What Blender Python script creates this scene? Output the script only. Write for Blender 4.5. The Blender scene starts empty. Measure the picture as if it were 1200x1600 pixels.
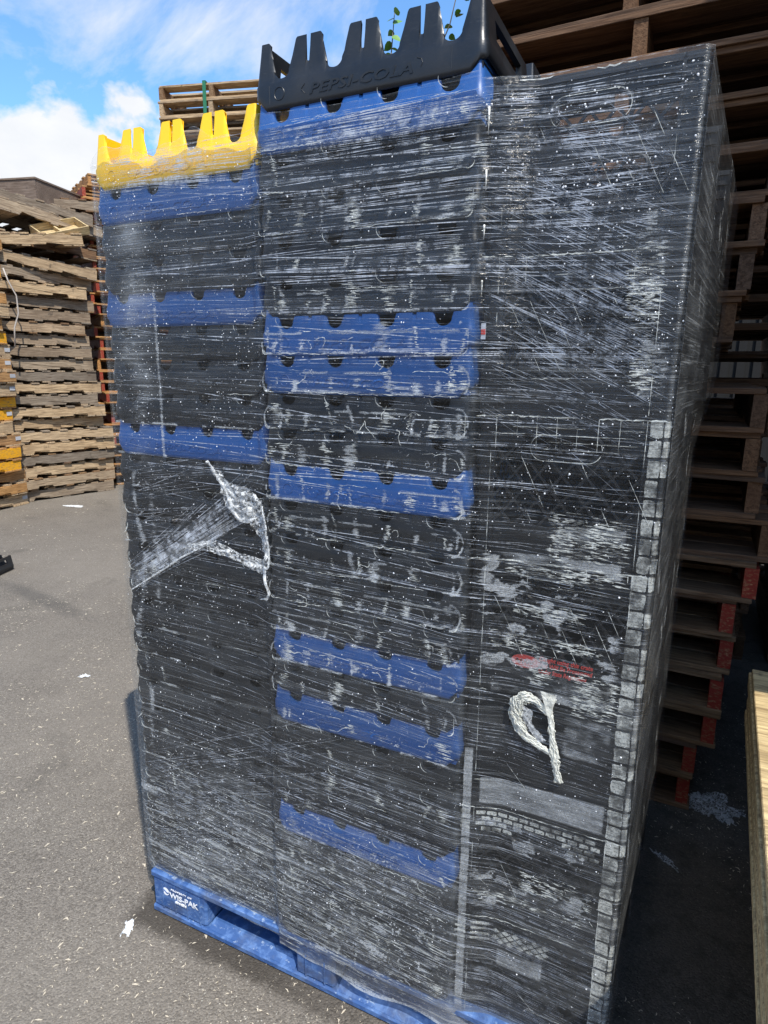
import bpy, bmesh, math, random
import numpy as np
from mathutils import Vector, Matrix
R = math.radians
random.seed(7)
rng = np.random.default_rng(11)
sc = bpy.context.scene
C = sc.collection

# ---------------------------------------------------------------- camera, sky, sun, exposure
cam_d = bpy.data.cameras.new('camera')
cam = bpy.data.objects.new('camera', cam_d); C.objects.link(cam)
F_PX, YAW, PITCH, ROLL = 987.79, 0.444626, 0.220739, 0.010031
CAM = Vector((1.25823, -1.10735, 1.53988))
wv = Vector((-math.sin(YAW)*math.cos(PITCH), math.cos(YAW)*math.cos(PITCH), -math.sin(PITCH)))
rv = Vector((math.cos(YAW), math.sin(YAW), 0)); uv_ = rv.cross(wv)
r2 = rv*math.cos(ROLL)+uv_*math.sin(ROLL); u2 = -rv*math.sin(ROLL)+uv_*math.cos(ROLL)
M = Matrix((r2, u2, -wv)).transposed().to_4x4(); M.translation = CAM
cam.matrix_world = M
cam_d.sensor_fit = 'VERTICAL'; cam_d.sensor_height = 36; cam_d.lens = F_PX/1600*36
cam_d.clip_start = .02; cam_d.clip_end = 2000
sc.camera = cam
SUN_EL = R(56.6); SUN_DIR = Vector((.776, -.631, 0)).normalized()
sun_vec = Vector((SUN_DIR.x*math.cos(SUN_EL), SUN_DIR.y*math.cos(SUN_EL), math.sin(SUN_EL)))
sl = bpy.data.lights.new('sun', 'SUN'); sl.energy = 3.9; sl.angle = R(.5); sl.color = (1, .945, .86)
so = bpy.data.objects.new('sun', sl); C.objects.link(so)
so.rotation_euler = sun_vec.to_track_quat('Z', 'Y').to_euler(); so.location = (3, -3, 8)
sc.view_settings.view_transform = 'Standard'; sc.view_settings.look = 'None'
sc.view_settings.gamma = 1; sc.view_settings.use_curve_mapping = False
sc.view_settings.exposure = .6
sc.cycles.transparent_max_bounces = 24
sc.cycles.max_bounces = 8

world = bpy.data.worlds.new('World'); sc.world = world; world.use_nodes = True
nt = world.node_tree; nt.nodes.clear()

class NB:
    """tiny node builder"""
    def __init__(s, nt): s.nt = nt
    def n(s, t, **kw):
        n = s.nt.nodes.new(t)
        for k, v in kw.items():
            if k.startswith('i_'):
                key = k[2:]
                key = int(key) if key.isdigit() else key.replace('_', ' ')
                s.put(n.inputs[key], v)
            else: setattr(n, k, v)
        return n
    def put(s, inp, v):
        if isinstance(v, bpy.types.NodeSocket): s.nt.links.new(v, inp)
        else:
            if hasattr(inp.default_value, '__len__') and hasattr(v, '__len__') and len(inp.default_value) == 4 and len(v) == 3: v = (*v, 1)
            inp.default_value = v
    def math(s, op, a, b=0., c=None, clamp=False):
        n = s.nt.nodes.new('ShaderNodeMath'); n.operation = op; n.use_clamp = clamp
        s.put(n.inputs[0], a); s.put(n.inputs[1], b)
        if c is not None: s.put(n.inputs[2], c)
        return n.outputs[0]
    def noise(s, vec, scale, detail=3., rough=.55, dist=0., out=0):
        n = s.nt.nodes.new('ShaderNodeTexNoise'); s.put(n.inputs['Vector'], vec)
        n.inputs['Scale'].default_value = scale; n.inputs['Detail'].default_value = detail
        n.inputs['Roughness'].default_value = rough; n.inputs['Distortion'].default_value = dist
        return n.outputs[out]
    def map(s, vec, scale=(1, 1, 1), loc=(0, 0, 0), rot=(0, 0, 0)):
        n = s.nt.nodes.new('ShaderNodeMapping'); s.put(n.inputs[0], vec)
        n.inputs['Scale'].default_value = scale; n.inputs['Location'].default_value = loc; n.inputs['Rotation'].default_value = rot
        return n.outputs[0]
    def ramp(s, fac, stops, interp='LINEAR'):
        n = s.nt.nodes.new('ShaderNodeValToRGB'); s.put(n.inputs[0], fac); cr = n.color_ramp; cr.interpolation = interp
        while len(cr.elements) < len(stops): cr.elements.new(.5)
        for e, (p, c) in zip(cr.elements, stops):
            e.position = p; e.color = (c, c, c, 1) if not hasattr(c, '__len__') else (*c, 1)
        return n.outputs[0]
    def mix(s, fac, a, b, blend='MIX'):
        n = s.nt.nodes.new('ShaderNodeMix'); n.data_type = 'RGBA'; n.blend_type = blend
        s.put(n.inputs[0], fac); s.put(n.inputs[6], a); s.put(n.inputs[7], b)
        return n.outputs[2]
    def mrange(s, v, a, b, c=0., d=1.):
        n = s.nt.nodes.new('ShaderNodeMapRange'); s.put(n.inputs[0], v)
        for i, x in zip((1, 2, 3, 4), (a, b, c, d)): s.put(n.inputs[i], x)
        return n.outputs[0]
    def link(s, a, b): s.nt.links.new(a, b)

b = NB(nt)
sky = b.n('ShaderNodeTexSky', sky_type='NISHITA', sun_disc=False, sun_elevation=SUN_EL,
          sun_rotation=math.atan2(SUN_DIR.x, SUN_DIR.y), altitude=0, air_density=1.0, dust_density=.6, ozone_density=2.)
tc = b.n('ShaderNodeTexCoord').outputs['Generated']
sep = b.n('ShaderNodeSeparateXYZ', i_0=tc)
el = sep.outputs[2]
zz = b.math('MAXIMUM', el, .03)
flat = b.n('ShaderNodeCombineXYZ', i_0=b.math('DIVIDE', sep.outputs[0], b.math('ADD', zz, .25)), i_1=b.math('DIVIDE', sep.outputs[1], b.math('ADD', zz, .25)), i_2=0.).outputs[0]
# low heaped clouds towards the horizon, thin high veils above
low = b.noise(b.map(tc, (1, 1, 1.5), (3.1, .4, .2)), 5.2, 7, .56, .15)
lowcut = b.mrange(el, .20, .40, .28, .74)
cum = b.mrange(b.math('SUBTRACT', low, lowcut), .0, .07)
veil = b.noise(b.map(flat, (1, 1.5, 1), (7.1, 3.4, 0), (0, 0, .9)), 1.5, 8, .62, .5)
veil = b.mrange(veil, .50, .70, 0, .85)
cl = b.math('MAXIMUM', cum, veil, clamp=True)
shade = b.noise(b.map(tc, (1, 1, 2), (1, 2, 3)), 9, 5, .6)
ccol = b.mix(shade, (.70, .75, .83, 1), (1.0, 1.0, 1.0, 1))
skyc = b.mix(1., sky.outputs[0], (.76, 1.06, 1.26, 1), 'MULTIPLY')
bg1 = b.n('ShaderNodeBackground', i_Color=skyc, i_Strength=.15)
bg2 = b.n('ShaderNodeBackground', i_Color=ccol, i_Strength=.72)
ms = b.n('ShaderNodeMixShader', i_0=cl); b.link(bg1.outputs[0], ms.inputs[1]); b.link(bg2.outputs[0], ms.inputs[2])
wo = b.n('ShaderNodeOutputWorld'); b.link(ms.outputs[0], wo.inputs[0])

# ---------------------------------------------------------------- helpers
def setp(o, label=None, cat=None, group=None, kind=None):
    if label: o['label'] = label
    if cat: o['category'] = cat
    if group: o['group'] = group
    if kind: o['kind'] = kind
    return o
def empty(name, loc=(0, 0, 0), rz=0., **kw):
    o = bpy.data.objects.new(name, None); C.objects.link(o); o.location = loc; o.rotation_euler = (0, 0, rz)
    o.empty_display_size = .1
    return setp(o, **kw)
def mesh_obj(name, me, mat=None, parent=None, loc=None, **kw):
    o = bpy.data.objects.new(name, me); C.objects.link(o)
    if mat is not None and not me.materials: me.materials.append(mat)
    if parent is not None: o.parent = parent
    if loc is not None: o.location = loc
    return setp(o, **kw)
def bm_mesh(bm, name, smooth=False):
    me = bpy.data.meshes.new(name); bm.normal_update(); bm.to_mesh(me); bm.free()
    if smooth:
        me.polygons.foreach_set('use_smooth', [True]*len(me.polygons))
    return me
def add_box(bm, x0, x1, y0, y1, z0, z1, bev=0.):
    vs = [bm.verts.new((x, y, z)) for z in (z0, z1) for y in (y0, y1) for x in (x0, x1)]
    f = [bm.faces.new([vs[i] for i in q]) for q in ((0, 2, 3, 1), (4, 5, 7, 6), (0, 1, 5, 4), (2, 6, 7, 3), (0, 4, 6, 2), (1, 3, 7, 5))]
    if bev:
        es = list({e for x in f for e in x.edges})
        bmesh.ops.bevel(bm, geom=es, offset=bev, segments=1, affect='EDGES')
def box_mesh(name, *a, bev=0.):
    bm = bmesh.new(); add_box(bm, *a, bev=bev); return bm_mesh(bm, name)
def prism(bm, pts, y0, y1):
    """outline in x,z extruded along y"""
    a = [bm.verts.new((x, y0, z)) for x, z in pts]; c = [bm.verts.new((x, y1, z)) for x, z in pts]
    n = len(pts)
    fa = bm.faces.new(a); fb = bm.faces.new(c[::-1])
    for i in range(n): bm.faces.new((a[i], c[i], c[(i+1) % n], a[(i+1) % n]))
    bmesh.ops.triangulate(bm, faces=[fa, fb])
def tube(bm, pts, rad, seg=6, flatten=None):
    rings = []
    for i, p in enumerate(pts):
        p = Vector(p); t = (Vector(pts[min(i+1, len(pts)-1)])-Vector(pts[max(i-1, 0)])).normalized()
        a = t.cross(Vector((0, 1, 0)));
        if a.length < .1: a = t.cross(Vector((1, 0, 0)))
        a.normalize(); c = t.cross(a)
        r = rad[i] if hasattr(rad, '__len__') else rad
        rings.append([bm.verts.new(p+(a*math.cos(k/seg*2*math.pi)+c*math.sin(k/seg*2*math.pi)*(flatten or 1))*r) for k in range(seg)])
    for q, s in zip(rings, rings[1:]):
        for k in range(seg): bm.faces.new((q[k], q[(k+1) % seg], s[(k+1) % seg], s[k]))
    bm.faces.new(rings[0][::-1]); bm.faces.new(rings[-1])
def np_mesh(name, V, Fa, mat=None, smooth=False):
    V = np.asarray(V, np.float32); Fa = np.asarray(Fa, np.int32)
    me = bpy.data.meshes.new(name); me.vertices.add(len(V)); me.vertices.foreach_set('co', V.ravel())
    k = Fa.shape[1]; me.loops.add(Fa.size); me.loops.foreach_set('vertex_index', Fa.ravel())
    me.polygons.add(len(Fa)); me.polygons.foreach_set('loop_start', np.arange(0, Fa.size, k, dtype=np.int32))
    me.polygons.foreach_set('loop_total', np.full(len(Fa), k, np.int32))
    if smooth: me.polygons.foreach_set('use_smooth', np.ones(len(Fa), bool))
    me.update(calc_edges=True)
    if mat: me.materials.append(mat)
    return me
def ordinal(n):
    w = ['', 'first', 'second', 'third', 'fourth', 'fifth', 'sixth', 'seventh', 'eighth', 'ninth', 'tenth', 'eleventh', 'twelfth', 'thirteenth', 'fourteenth', 'fifteenth', 'sixteenth', 'seventeenth', 'eighteenth', 'nineteenth', 'twentieth']
    if n <= 20: return w[n]
    return {20: 'twenty', 30: 'thirty'}[n//10*10]+'-'+w[n % 10] if n % 10 else {30: 'thirtieth'}[n]
def vnoise(x, y, seed=0, octaves=4):
    out = np.zeros_like(x, dtype=np.float64); amp = .5; tot = 0
    r = np.random.default_rng(seed)
    for o in range(octaves):
        T = r.random((256, 256)); xi = np.floor(x).astype(int); yi = np.floor(y).astype(int)
        fx = x-xi; fy = y-yi; fx = fx*fx*(3-2*fx); fy = fy*fy*(3-2*fy)
        a = T[xi & 255, yi & 255]; b_ = T[(xi+1) & 255, yi & 255]; c = T[xi & 255, (yi+1) & 255]; d = T[(xi+1) & 255, (yi+1) & 255]
        out += amp*((a*(1-fx)+b_*fx)*(1-fy)+(c*(1-fx)+d*fx)*fy); tot += amp
        amp *= .55; x = x*2.03+7.1; y = y*2.03+3.7
    return out/tot

# ---------------------------------------------------------------- materials
def new_mat(name):
    m = bpy.data.materials.new(name); m.use_nodes = True; m.node_tree.nodes.clear(); return m, NB(m.node_tree)
def finish(m, b, shader):
    o = b.n('ShaderNodeOutputMaterial'); b.link(shader, o.inputs[0]); return m
def wood_mat(name, stops, rough=.85, paint=None):
    m, b = new_mat(name)
    oc = b.n('ShaderNodeTexCoord').outputs['Object']; oi = b.n('ShaderNodeObjectInfo').outputs['Random']
    off = b.n('ShaderNodeCombineXYZ', i_0=b.math('MULTIPLY', oi, 37.), i_1=b.math('MULTIPLY', oi, 91.), i_2=b.math('MULTIPLY', oi, 13.)).outputs[0]
    v = b.n('ShaderNodeVectorMath', operation='ADD', i_0=oc, i_1=off).outputs[0]
    grain = b.noise(b.map(v, (2.2, 26, 40)), 3.0, 5, .6, .4)
    fine = b.noise(b.map(v, (6, 130, 150)), 2.0, 3, .6)
    stain = b.noise(v, 3.2, 4, .6)
    blot = b.noise(v, 11., 4, .65)
    base = b.ramp(oi, stops)
    dark = b.mix(1., base, (.42, .38, .36, 1), 'MULTIPLY')
    light = b.mix(1., base, (1.5, 1.45, 1.38, 1), 'MULTIPLY')
    c = b.mix(b.mrange(grain, .38, .66), dark, base)
    c = b.mix(b.math('MULTIPLY', b.mrange(fine, .5, .75), .6), c, light)
    c = b.mix(b.math('MULTIPLY', b.mrange(stain, .5, .72), .62), c, dark)
    c = b.mix(b.math('MULTIPLY', b.mrange(blot, .62, .74), .7), c, (.05, .042, .036, 1))
    knot = b.n('ShaderNodeTexVoronoi', i_Vector=b.map(v, (3., 14, 14)), i_Scale=1.3)
    c = b.mix(b.mrange(knot.outputs['Distance'], .05, .13, .75, 0), c, (.07, .035, .018, 1))
    if paint is not None:
        wear = b.noise(b.map(v, (6, 14, 30)), 4, 5, .65)
        c = b.mix(b.mrange(wear, .34, .50, 0, 1), c, paint)
    h = b.math('ADD', b.math('MULTIPLY', grain, .6), b.math('MULTIPLY', fine, .5))
    bp = b.n('ShaderNodeBump', i_Height=h, i_Strength=.35, i_Distance=.006)
    p = b.n('ShaderNodeBsdfPrincipled', i_Base_Color=c, i_Roughness=rough, i_Normal=bp.outputs[0])
    p.inputs['Specular IOR Level'].default_value = .25
    return finish(m, b, p.outputs[0])
WOOD = {
 'grey': wood_mat('weathered_wood', [(0, (.31, .24, .17)), (.3, (.44, .345, .235)), (.55, (.35, .285, .21)), (.8, (.22, .19, .155)), (1, (.50, .375, .245))]),
 'tan': wood_mat('tan_wood', [(0, (.54, .41, .26)), (.5, (.60, .44, .26)), (1, (.48, .36, .23))]),
 'orange': wood_mat('orange_wood', [(0, (.50, .25, .09)), (.5, (.55, .31, .12)), (1, (.42, .25, .12))]),
 'yellow': wood_mat('yellow_painted_wood', [(0, (.5, .3, .1)), (1, (.45, .3, .12))], .6, (.75, .36, .015, 1)),
 'red': wood_mat('red_painted_wood', [(0, (.45, .2, .1)), (1, (.38, .22, .12))], .65, (.25, .030, .018, 1)),
 'brown': wood_mat('brown_wood', [(0, (.22, .13, .075)), (.5, (.30, .19, .10)), (1, (.17, .11, .075))]),
 'dark': wood_mat('dark_brown_wood', [(0, (.17, .095, .05)), (.5, (.22, .125, .07)), (1, (.12, .08, .055))]),  # deeper brown for the stacks behind and on the right
 'teal': wood_mat('teal_painted_wood', [(0, (.2, .16, .12)), (1, (.2, .16, .12))], .7, (.02, .11, .14, 1)),
 'pale': wood_mat('fresh_board_wood', [(0, (.62, .47, .25)), (.5, (.66, .52, .28)), (1, (.55, .41, .22))], .7),
 'ply': wood_mat('brown_plywood', [(0, (.22, .17, .135)), (1, (.25, .19, .145))]),
}
def plastic_mat(name, col, rough=.38, dirt=.25):
    m, b = new_mat(name)
    oc = b.n('ShaderNodeTexCoord').outputs['Object']; oi = b.n('ShaderNodeObjectInfo').outputs['Random']
    v = b.n('ShaderNodeVectorMath', operation='ADD', i_0=oc, i_1=b.n('ShaderNodeCombineXYZ', i_0=b.math('MULTIPLY', oi, 31.), i_1=0., i_2=0.).outputs[0]).outputs[0]
    d = b.noise(v, 9., 5, .65); sc_ = b.noise(b.map(v, (14, 14, 120)), 5., 3, .6); sp = b.noise(v, 160., 2, .5)
    var = b.mrange(oi, 0, 1, .82, 1.18)
    base = b.mix(1., (*col, 1), b.n('ShaderNodeCombineXYZ', i_0=var, i_1=var, i_2=var).outputs[0], 'MULTIPLY')
    dust = tuple(.5*c+.11 for c in col)
    c = b.mix(b.math('MULTIPLY', b.mrange(d, .42, .72), dirt), base, (*dust, 1))
    c = b.mix(b.math('MULTIPLY', b.mrange(sc_, .60, .72), .35*dirt/.25), c, tuple([min(1, .5*x+.16) for x in col]+[1]))
    bp = b.n('ShaderNodeBump', i_Height=b.math('ADD', sp, b.math('MULTIPLY', d, .6)), i_Strength=.12, i_Distance=.002)
    p = b.n('ShaderNodeBsdfPrincipled', i_Base_Color=c, i_Roughness=b.mrange(d, .3, .7, rough-.06, rough+.2), i_Normal=bp.outputs[0])
    return finish(m, b, p.outputs[0])
BLACK = plastic_mat('black_plastic', (.0085, .0105, .0135), .34, .07)
BLUE = plastic_mat('blue_plastic', (.0105, .082, .29), .38, .14)
YELLOW = plastic_mat('yellow_plastic', (.90, .56, .010), .38, .08)
MILK = plastic_mat('black_milk_crate_plastic', (.008, .009, .011), .4, .07)
PALLETBLUE = plastic_mat('blue_pallet_plastic', (.035, .10, .27), .5, .9)
def worn_blue():
    m, b = new_mat('scuffed_blue_plastic')
    oc = b.n('ShaderNodeTexCoord').outputs['Object']
    w1 = b.noise(b.map(oc, (1, 1, 1.6)), 26., 6, .7, .5); w2 = b.noise(b.map(oc, (3, 3, 12), (2, 1, 4)), 14., 5, .7); w3 = b.noise(b.map(oc, (1, 1, 1), (8, 1, 4)), 7., 5, .65)
    c = b.mix(b.mrange(w1, .46, .60), (.030, .085, .24, 1), (.085, .17, .37, 1))
    c = b.mix(b.math('MULTIPLY', b.mrange(w2, .60, .66), .7), c, (.34, .42, .52, 1))
    c = b.mix(b.math('MULTIPLY', b.mrange(w3, .50, .68), .65), c, (.085, .080, .072, 1))
    bp = b.n('ShaderNodeBump', i_Height=w1, i_Strength=.4, i_Distance=.003)
    p = b.n('ShaderNodeBsdfPrincipled', i_Base_Color=c, i_Roughness=.6, i_Normal=bp.outputs[0])
    return finish(m, b, p.outputs[0])
PALLETBLUE = worn_blue()
WHITEPRINT = plastic_mat('white_print', (.72, .74, .78), .6, .2)
REDPRINT = plastic_mat('red_print', (.62, .055, .04), .6, .2)
LABELG = plastic_mat('grey_metal_label', (.45, .46, .48), .5, .2)
GREENSTRAP = plastic_mat('green_strap_plastic', (.02, .17, .08), .4, .1)
GREYSTRAP = plastic_mat('grey_strap_plastic', (.42, .38, .34), .6, .2)

def film_shader(name, front=True):
    """clear stretch film: see-through, glossy, with whitened creases and condensed water where it touches"""
    m, b = new_mat(name)
    at = b.n('ShaderNodeAttribute', attribute_name='wet'); sepc = b.n('ShaderNodeSeparateColor', i_0=at.outputs['Color'])
    cond, haze, angle = sepc.outputs[0], sepc.outputs[1], sepc.outputs[2]; fog = at.outputs['Alpha']
    oc = b.n('ShaderNodeTexCoord').outputs['Object']
    if not front: oc = b.map(oc, (1, 1, 1), (0, 0, 0), (0, 0, R(90)))
    # crease noise pulled long along the wrapping direction; three directions layered
    s1 = b.noise(b.map(oc, (2.6, 1, 330), (0, 0, 0), (0, R(2.5), 0)), 1., 4, .62)
    s2 = b.noise(b.map(oc, (3.5, 1, 190), (4, 0, 2), (0, R(5.5), 0)), 1., 5, .65, .2)
    s3 = b.noise(b.map(oc, (3., 1, 240), (9, 0, 7), (0, R(24), 0)), 1., 4, .6)
    s4 = b.noise(b.map(oc, (3., 1, 260), (2, 0, 5), (0, R(-19), 0)), 1., 4, .6)
    big = b.noise(b.map(oc, (4, 1, 14), (0, 0, 0), (0, R(5), 0)), 1.3, 4, .6)
    l1 = b.mrange(s1, .57, .74); l2 = b.mrange(s2, .59, .77)
    l3 = b.math('MULTIPLY', b.mrange(s3, .58, .74), b.mrange(angle, .5, 1.))
    l4 = b.math('MULTIPLY', b.mrange(s4, .58, .74), b.mrange(angle, .5, .0))
    lines = b.math('MAXIMUM', b.math('MAXIMUM', l1, l2), b.math('MAXIMUM', l3, l4))
    bigm = b.mrange(big, .3, .7, .35, 1.25)
    hz = b.math('MULTIPLY', haze, bigm)
    grainy = b.noise(oc, 420., 2, .6); blot = b.noise(b.map(oc, (38, 1, 300)), 1., 5, .78, .4)
    cut = b.math('ADD', cond, b.math('MULTIPLY', b.math('SUBTRACT', blot, .5), 1.9))
    cd = b.math('MULTIPLY', b.mrange(cut, .40, .62), b.mrange(grainy, .3, .62, .5, 1.))
    cd = b.math('MULTIPLY', cd, b.mrange(b.noise(oc, 24., 4, .6), .3, .6, .55, 1.))
    fg = b.math('MULTIPLY', b.mrange(b.math('ADD', fog, b.math('MULTIPLY', b.math('SUBTRACT', blot, .5), .55)), .30, .62), b.mrange(b.noise(oc, 210., 3, .7), .3, .65, .55, 1.))
    hq = b.math('POWER', b.math('MAXIMUM', hz, 0.), 1.5)
    fac = b.math('ADD', b.math('MULTIPLY', hq, .20), b.math('MULTIPLY', b.math('MULTIPLY', lines, b.math('MINIMUM', hz, .62)), .85))
    fac = b.math('MAXIMUM', b.math('MAXIMUM', fac, b.math('MULTIPLY', cd, .58)), b.math('MULTIPLY', fg, .46), clamp=True)
    fac = b.math('MINIMUM', fac, .9)
    h = b.math('ADD', b.math('ADD', s1, s2), b.math('MULTIPLY', s3, .5))
    wob = b.noise(b.map(oc, (9, 1, 16)), 2.2, 3, .5)
    bp = b.n('ShaderNodeBump', i_Height=b.math('ADD', h, b.math('MULTIPLY', wob, 3.)), i_Strength=.6, i_Distance=.0022)
    white = b.n('ShaderNodeBsdfPrincipled', i_Base_Color=(.58, .61, .625, 1), i_Roughness=.5, i_Normal=bp.outputs[0])
    tr = b.n('ShaderNodeBsdfTransparent', i_Color=(.955, .965, .97, 1))
    m1 = b.n('ShaderNodeMixShader', i_0=fac); b.link(tr.outputs[0], m1.inputs[1]); b.link(white.outputs[0], m1.inputs[2])
    gl = b.n('ShaderNodeBsdfGlossy', i_Color=(1, 1, 1, 1), i_Roughness=.16, i_Normal=bp.outputs[0])
    fr = b.n('ShaderNodeFresnel', i_IOR=1.5, i_Normal=bp.outputs[0])
    gf = b.math('MULTIPLY', fr.outputs[0], .6, clamp=True)
    m2 = b.n('ShaderNodeMixShader', i_0=gf); b.link(m1.outputs[0], m2.inputs[1]); b.link(gl.outputs[0], m2.inputs[2])
    return finish(m, b, m2.outputs[0])
FILM = film_shader('stretch_film'); FILMSIDE = film_shader('stretch_film_side', False)
def strand_mat(name, alpha, col=(.78, .80, .82)):
    m, b = new_mat(name)
    oc = b.n('ShaderNodeTexCoord').outputs['Object']
    n = b.noise(b.map(oc, (1, 1, 1)), 34., 5, .75)
    a = b.math('MULTIPLY', b.mrange(n, .42, .62, .06, 1.), alpha, clamp=True)
    p = b.n('ShaderNodeBsdfPrincipled', i_Base_Color=(*col, 1), i_Roughness=.3)
    t = b.n('ShaderNodeBsdfTransparent')
    mx = b.n('ShaderNodeMixShader', i_0=a); b.link(t.outputs[0], mx.inputs[1]); b.link(p.outputs[0], mx.inputs[2])
    return finish(m, b, mx.outputs[0])
STRAND = strand_mat('film_crease', .95, (.84, .88, .94)); ROPE = strand_mat('film_rope', 3., (.80, .80, .74))
def drop_mat():
    m, b = new_mat('water_droplet')
    p = b.n('ShaderNodeBsdfPrincipled', i_Base_Color=(.88, .90, .93, 1), i_Roughness=.06)
    t = b.n('ShaderNodeBsdfTransparent')
    mx = b.n('ShaderNodeMixShader', i_0=.8); b.link(t.outputs[0], mx.inputs[1]); b.link(p.outputs[0], mx.inputs[2])
    return finish(m, b, mx.outputs[0])
DROP = drop_mat()
def crumple_mat(name, lo, hi, col=(.8, .82, .82)):
    m, b = new_mat(name)
    oc = b.n('ShaderNodeTexCoord').outputs['Object']
    n = b.noise(oc, 55., 5, .7, 1.2); v = b.n('ShaderNodeTexVoronoi', feature='DISTANCE_TO_EDGE', i_Vector=b.n('ShaderNodeVectorMath', operation='ADD', i_0=oc, i_1=b.n('ShaderNodeVectorMath', operation='SCALE', i_0=b.noise(oc, 30., 3, .6, 0, 1), i_Scale=.03).outputs[0]).outputs[0], i_Scale=70.)
    a = b.math('MAXIMUM', b.mrange(n, .42, .7, lo, hi), b.mrange(v.outputs['Distance'], .0, .09, hi, lo))
    bp = b.n('ShaderNodeBump', i_Height=n, i_Strength=.8, i_Distance=.006)
    p = b.n('ShaderNodeBsdfPrincipled', i_Base_Color=(*col, 1), i_Roughness=.22, i_Normal=bp.outputs[0])
    t = b.n('ShaderNodeBsdfTransparent')
    mx = b.n('ShaderNodeMixShader', i_0=a); b.link(t.outputs[0], mx.inputs[1]); b.link(p.outputs[0], mx.inputs[2])
    return finish(m, b, mx.outputs[0])
CRUMPLE = crumple_mat('crumpled_film', .04, .9); KNOT = crumple_mat('knotted_film', .55, 1., (.74, .74, .66)); SCRAP = crumple_mat('film_scrap', .8, 1.)
FAINT = crumple_mat('thin_stretched_film', .0, .16)
DIMSCRAP = crumple_mat('dull_film_scrap', .15, .7)

def asphalt():
    m, b = new_mat('old_asphalt')
    oc = b.n('ShaderNodeTexCoord').outputs['Object']
    agg = b.n('ShaderNodeTexVoronoi', i_Vector=oc, i_Scale=190.)
    agg2 = b.n('ShaderNodeTexVoronoi', i_Vector=oc, i_Scale=85.)
    big = b.noise(oc, .8, 6, .6); mid = b.noise(oc, 6., 5, .65); fine = b.noise(oc, 260., 3, .7)
    c = b.mix(b.mrange(agg.outputs['Color'], .1, .9), (.115, .100, .083, 1), (.29, .256, .212, 1))
    c = b.mix(b.mrange(fine, .35, .68), b.mix(1., c, (.55, .55, .55, 1), 'MULTIPLY'), c)
    c = b.mix(b.math('MULTIPLY', b.mrange(big, .4, .65), .5), c, (.235, .207, .170, 1))
    c = b.mix(b.math('MULTIPLY', b.mrange(mid, .5, .7), .35), c, (.135, .118, .099, 1))
    # pale grit
    gr = b.math('MULTIPLY', b.mrange(agg2.outputs['Distance'], .10, .2, 1, 0), b.mrange(b.noise(oc, 3.3, 4, .6), .42, .6))
    c = b.mix(b.math('MULTIPLY', gr, .8), c, (.50, .46, .38, 1))
    # dark stretched streak
    st = b.map(oc, (1, 1, 1), (2.55, -1.56, 0), (0, 0, 0))
    st = b.n('ShaderNodeVectorRotate', rotation_type='Z_AXIS', i_Vector=st, i_Angle=R(10)).outputs[0]
    wob = b.n('ShaderNodeVectorMath', operation='ADD', i_0=st, i_1=b.n('ShaderNodeVectorMath', operation='SCALE', i_0=b.noise(oc, 5., 4, .6, 0, 1), i_Scale=.10).outputs[0]).outputs[0]
    dd = b.n('ShaderNodeVectorMath', operation='LENGTH', i_0=b.map(wob, (1.55, 11., 0), (0, -.5, 0))).outputs['Value']
    c = b.mix(b.mrange(dd, .45, 1.1, .5, 0), c, (.07, .066, .06, 1))
    oil = b.noise(b.map(oc, (1, 1, 1), (4, 7, 0)), 1.7, 6, .62, .6)
    c = b.mix(b.math('MULTIPLY', b.mrange(oil, .58, .70), .45), c, (.085, .076, .064, 1))
    # contact shadow and dirt painted dark along the foot of the blue pallet
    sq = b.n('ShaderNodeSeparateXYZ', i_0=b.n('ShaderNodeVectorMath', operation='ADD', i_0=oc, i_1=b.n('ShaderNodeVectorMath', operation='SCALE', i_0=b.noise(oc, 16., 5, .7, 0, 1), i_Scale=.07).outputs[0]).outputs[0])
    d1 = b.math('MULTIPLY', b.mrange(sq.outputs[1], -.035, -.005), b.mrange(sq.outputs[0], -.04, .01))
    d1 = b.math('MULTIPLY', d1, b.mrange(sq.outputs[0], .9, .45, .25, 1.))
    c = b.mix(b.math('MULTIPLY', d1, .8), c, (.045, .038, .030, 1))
    # shade painted dark between the right stacks, broken by wet patches
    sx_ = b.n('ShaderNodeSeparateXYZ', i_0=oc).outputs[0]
    wet = b.math('ADD', sx_, b.math('MULTIPLY', b.math('SUBTRACT', b.noise(oc, 4., 5, .65), .5), .5))  # mask of the painted shade and the wet patches
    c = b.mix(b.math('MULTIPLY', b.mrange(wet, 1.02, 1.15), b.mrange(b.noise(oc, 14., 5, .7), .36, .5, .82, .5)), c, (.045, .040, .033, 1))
    h = b.math('ADD', b.math('MULTIPLY', agg.outputs['Distance'], -1.), b.math('MULTIPLY', fine, .8))
    bp = b.n('ShaderNodeBump', i_Height=h, i_Strength=.55, i_Distance=.006)
    p = b.n('ShaderNodeBsdfPrincipled', i_Base_Color=c, i_Roughness=.92, i_Normal=bp.outputs[0])
    p.inputs['Specular IOR Level'].default_value = .2
    return finish(m, b, p.outputs[0])
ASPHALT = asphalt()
def simple(name, col, rough=.8, var=.5, scale=20.):
    m, b = new_mat(name)
    oc = b.n('ShaderNodeTexCoord').outputs['Object']
    n = b.noise(oc, scale, 3, .6)
    c = b.mix(n, tuple([x*(1-var) for x in col]+[1]), tuple([min(1, x*(1+var)) for x in col]+[1]))
    p = b.n('ShaderNodeBsdfPrincipled', i_Base_Color=c, i_Roughness=rough)
    return finish(m, b, p.outputs[0])
CHIP = simple('wood_chip', (.52, .45, .34), .85, .35, 3.); LEAF = simple('green_leaf', (.12, .26, .045), .5, .4, 30.); BARK = simple('bark', (.12, .10, .07))
DARKIN = simple('dark_inside', (.012, .013, .015), .7, .2)

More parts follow.
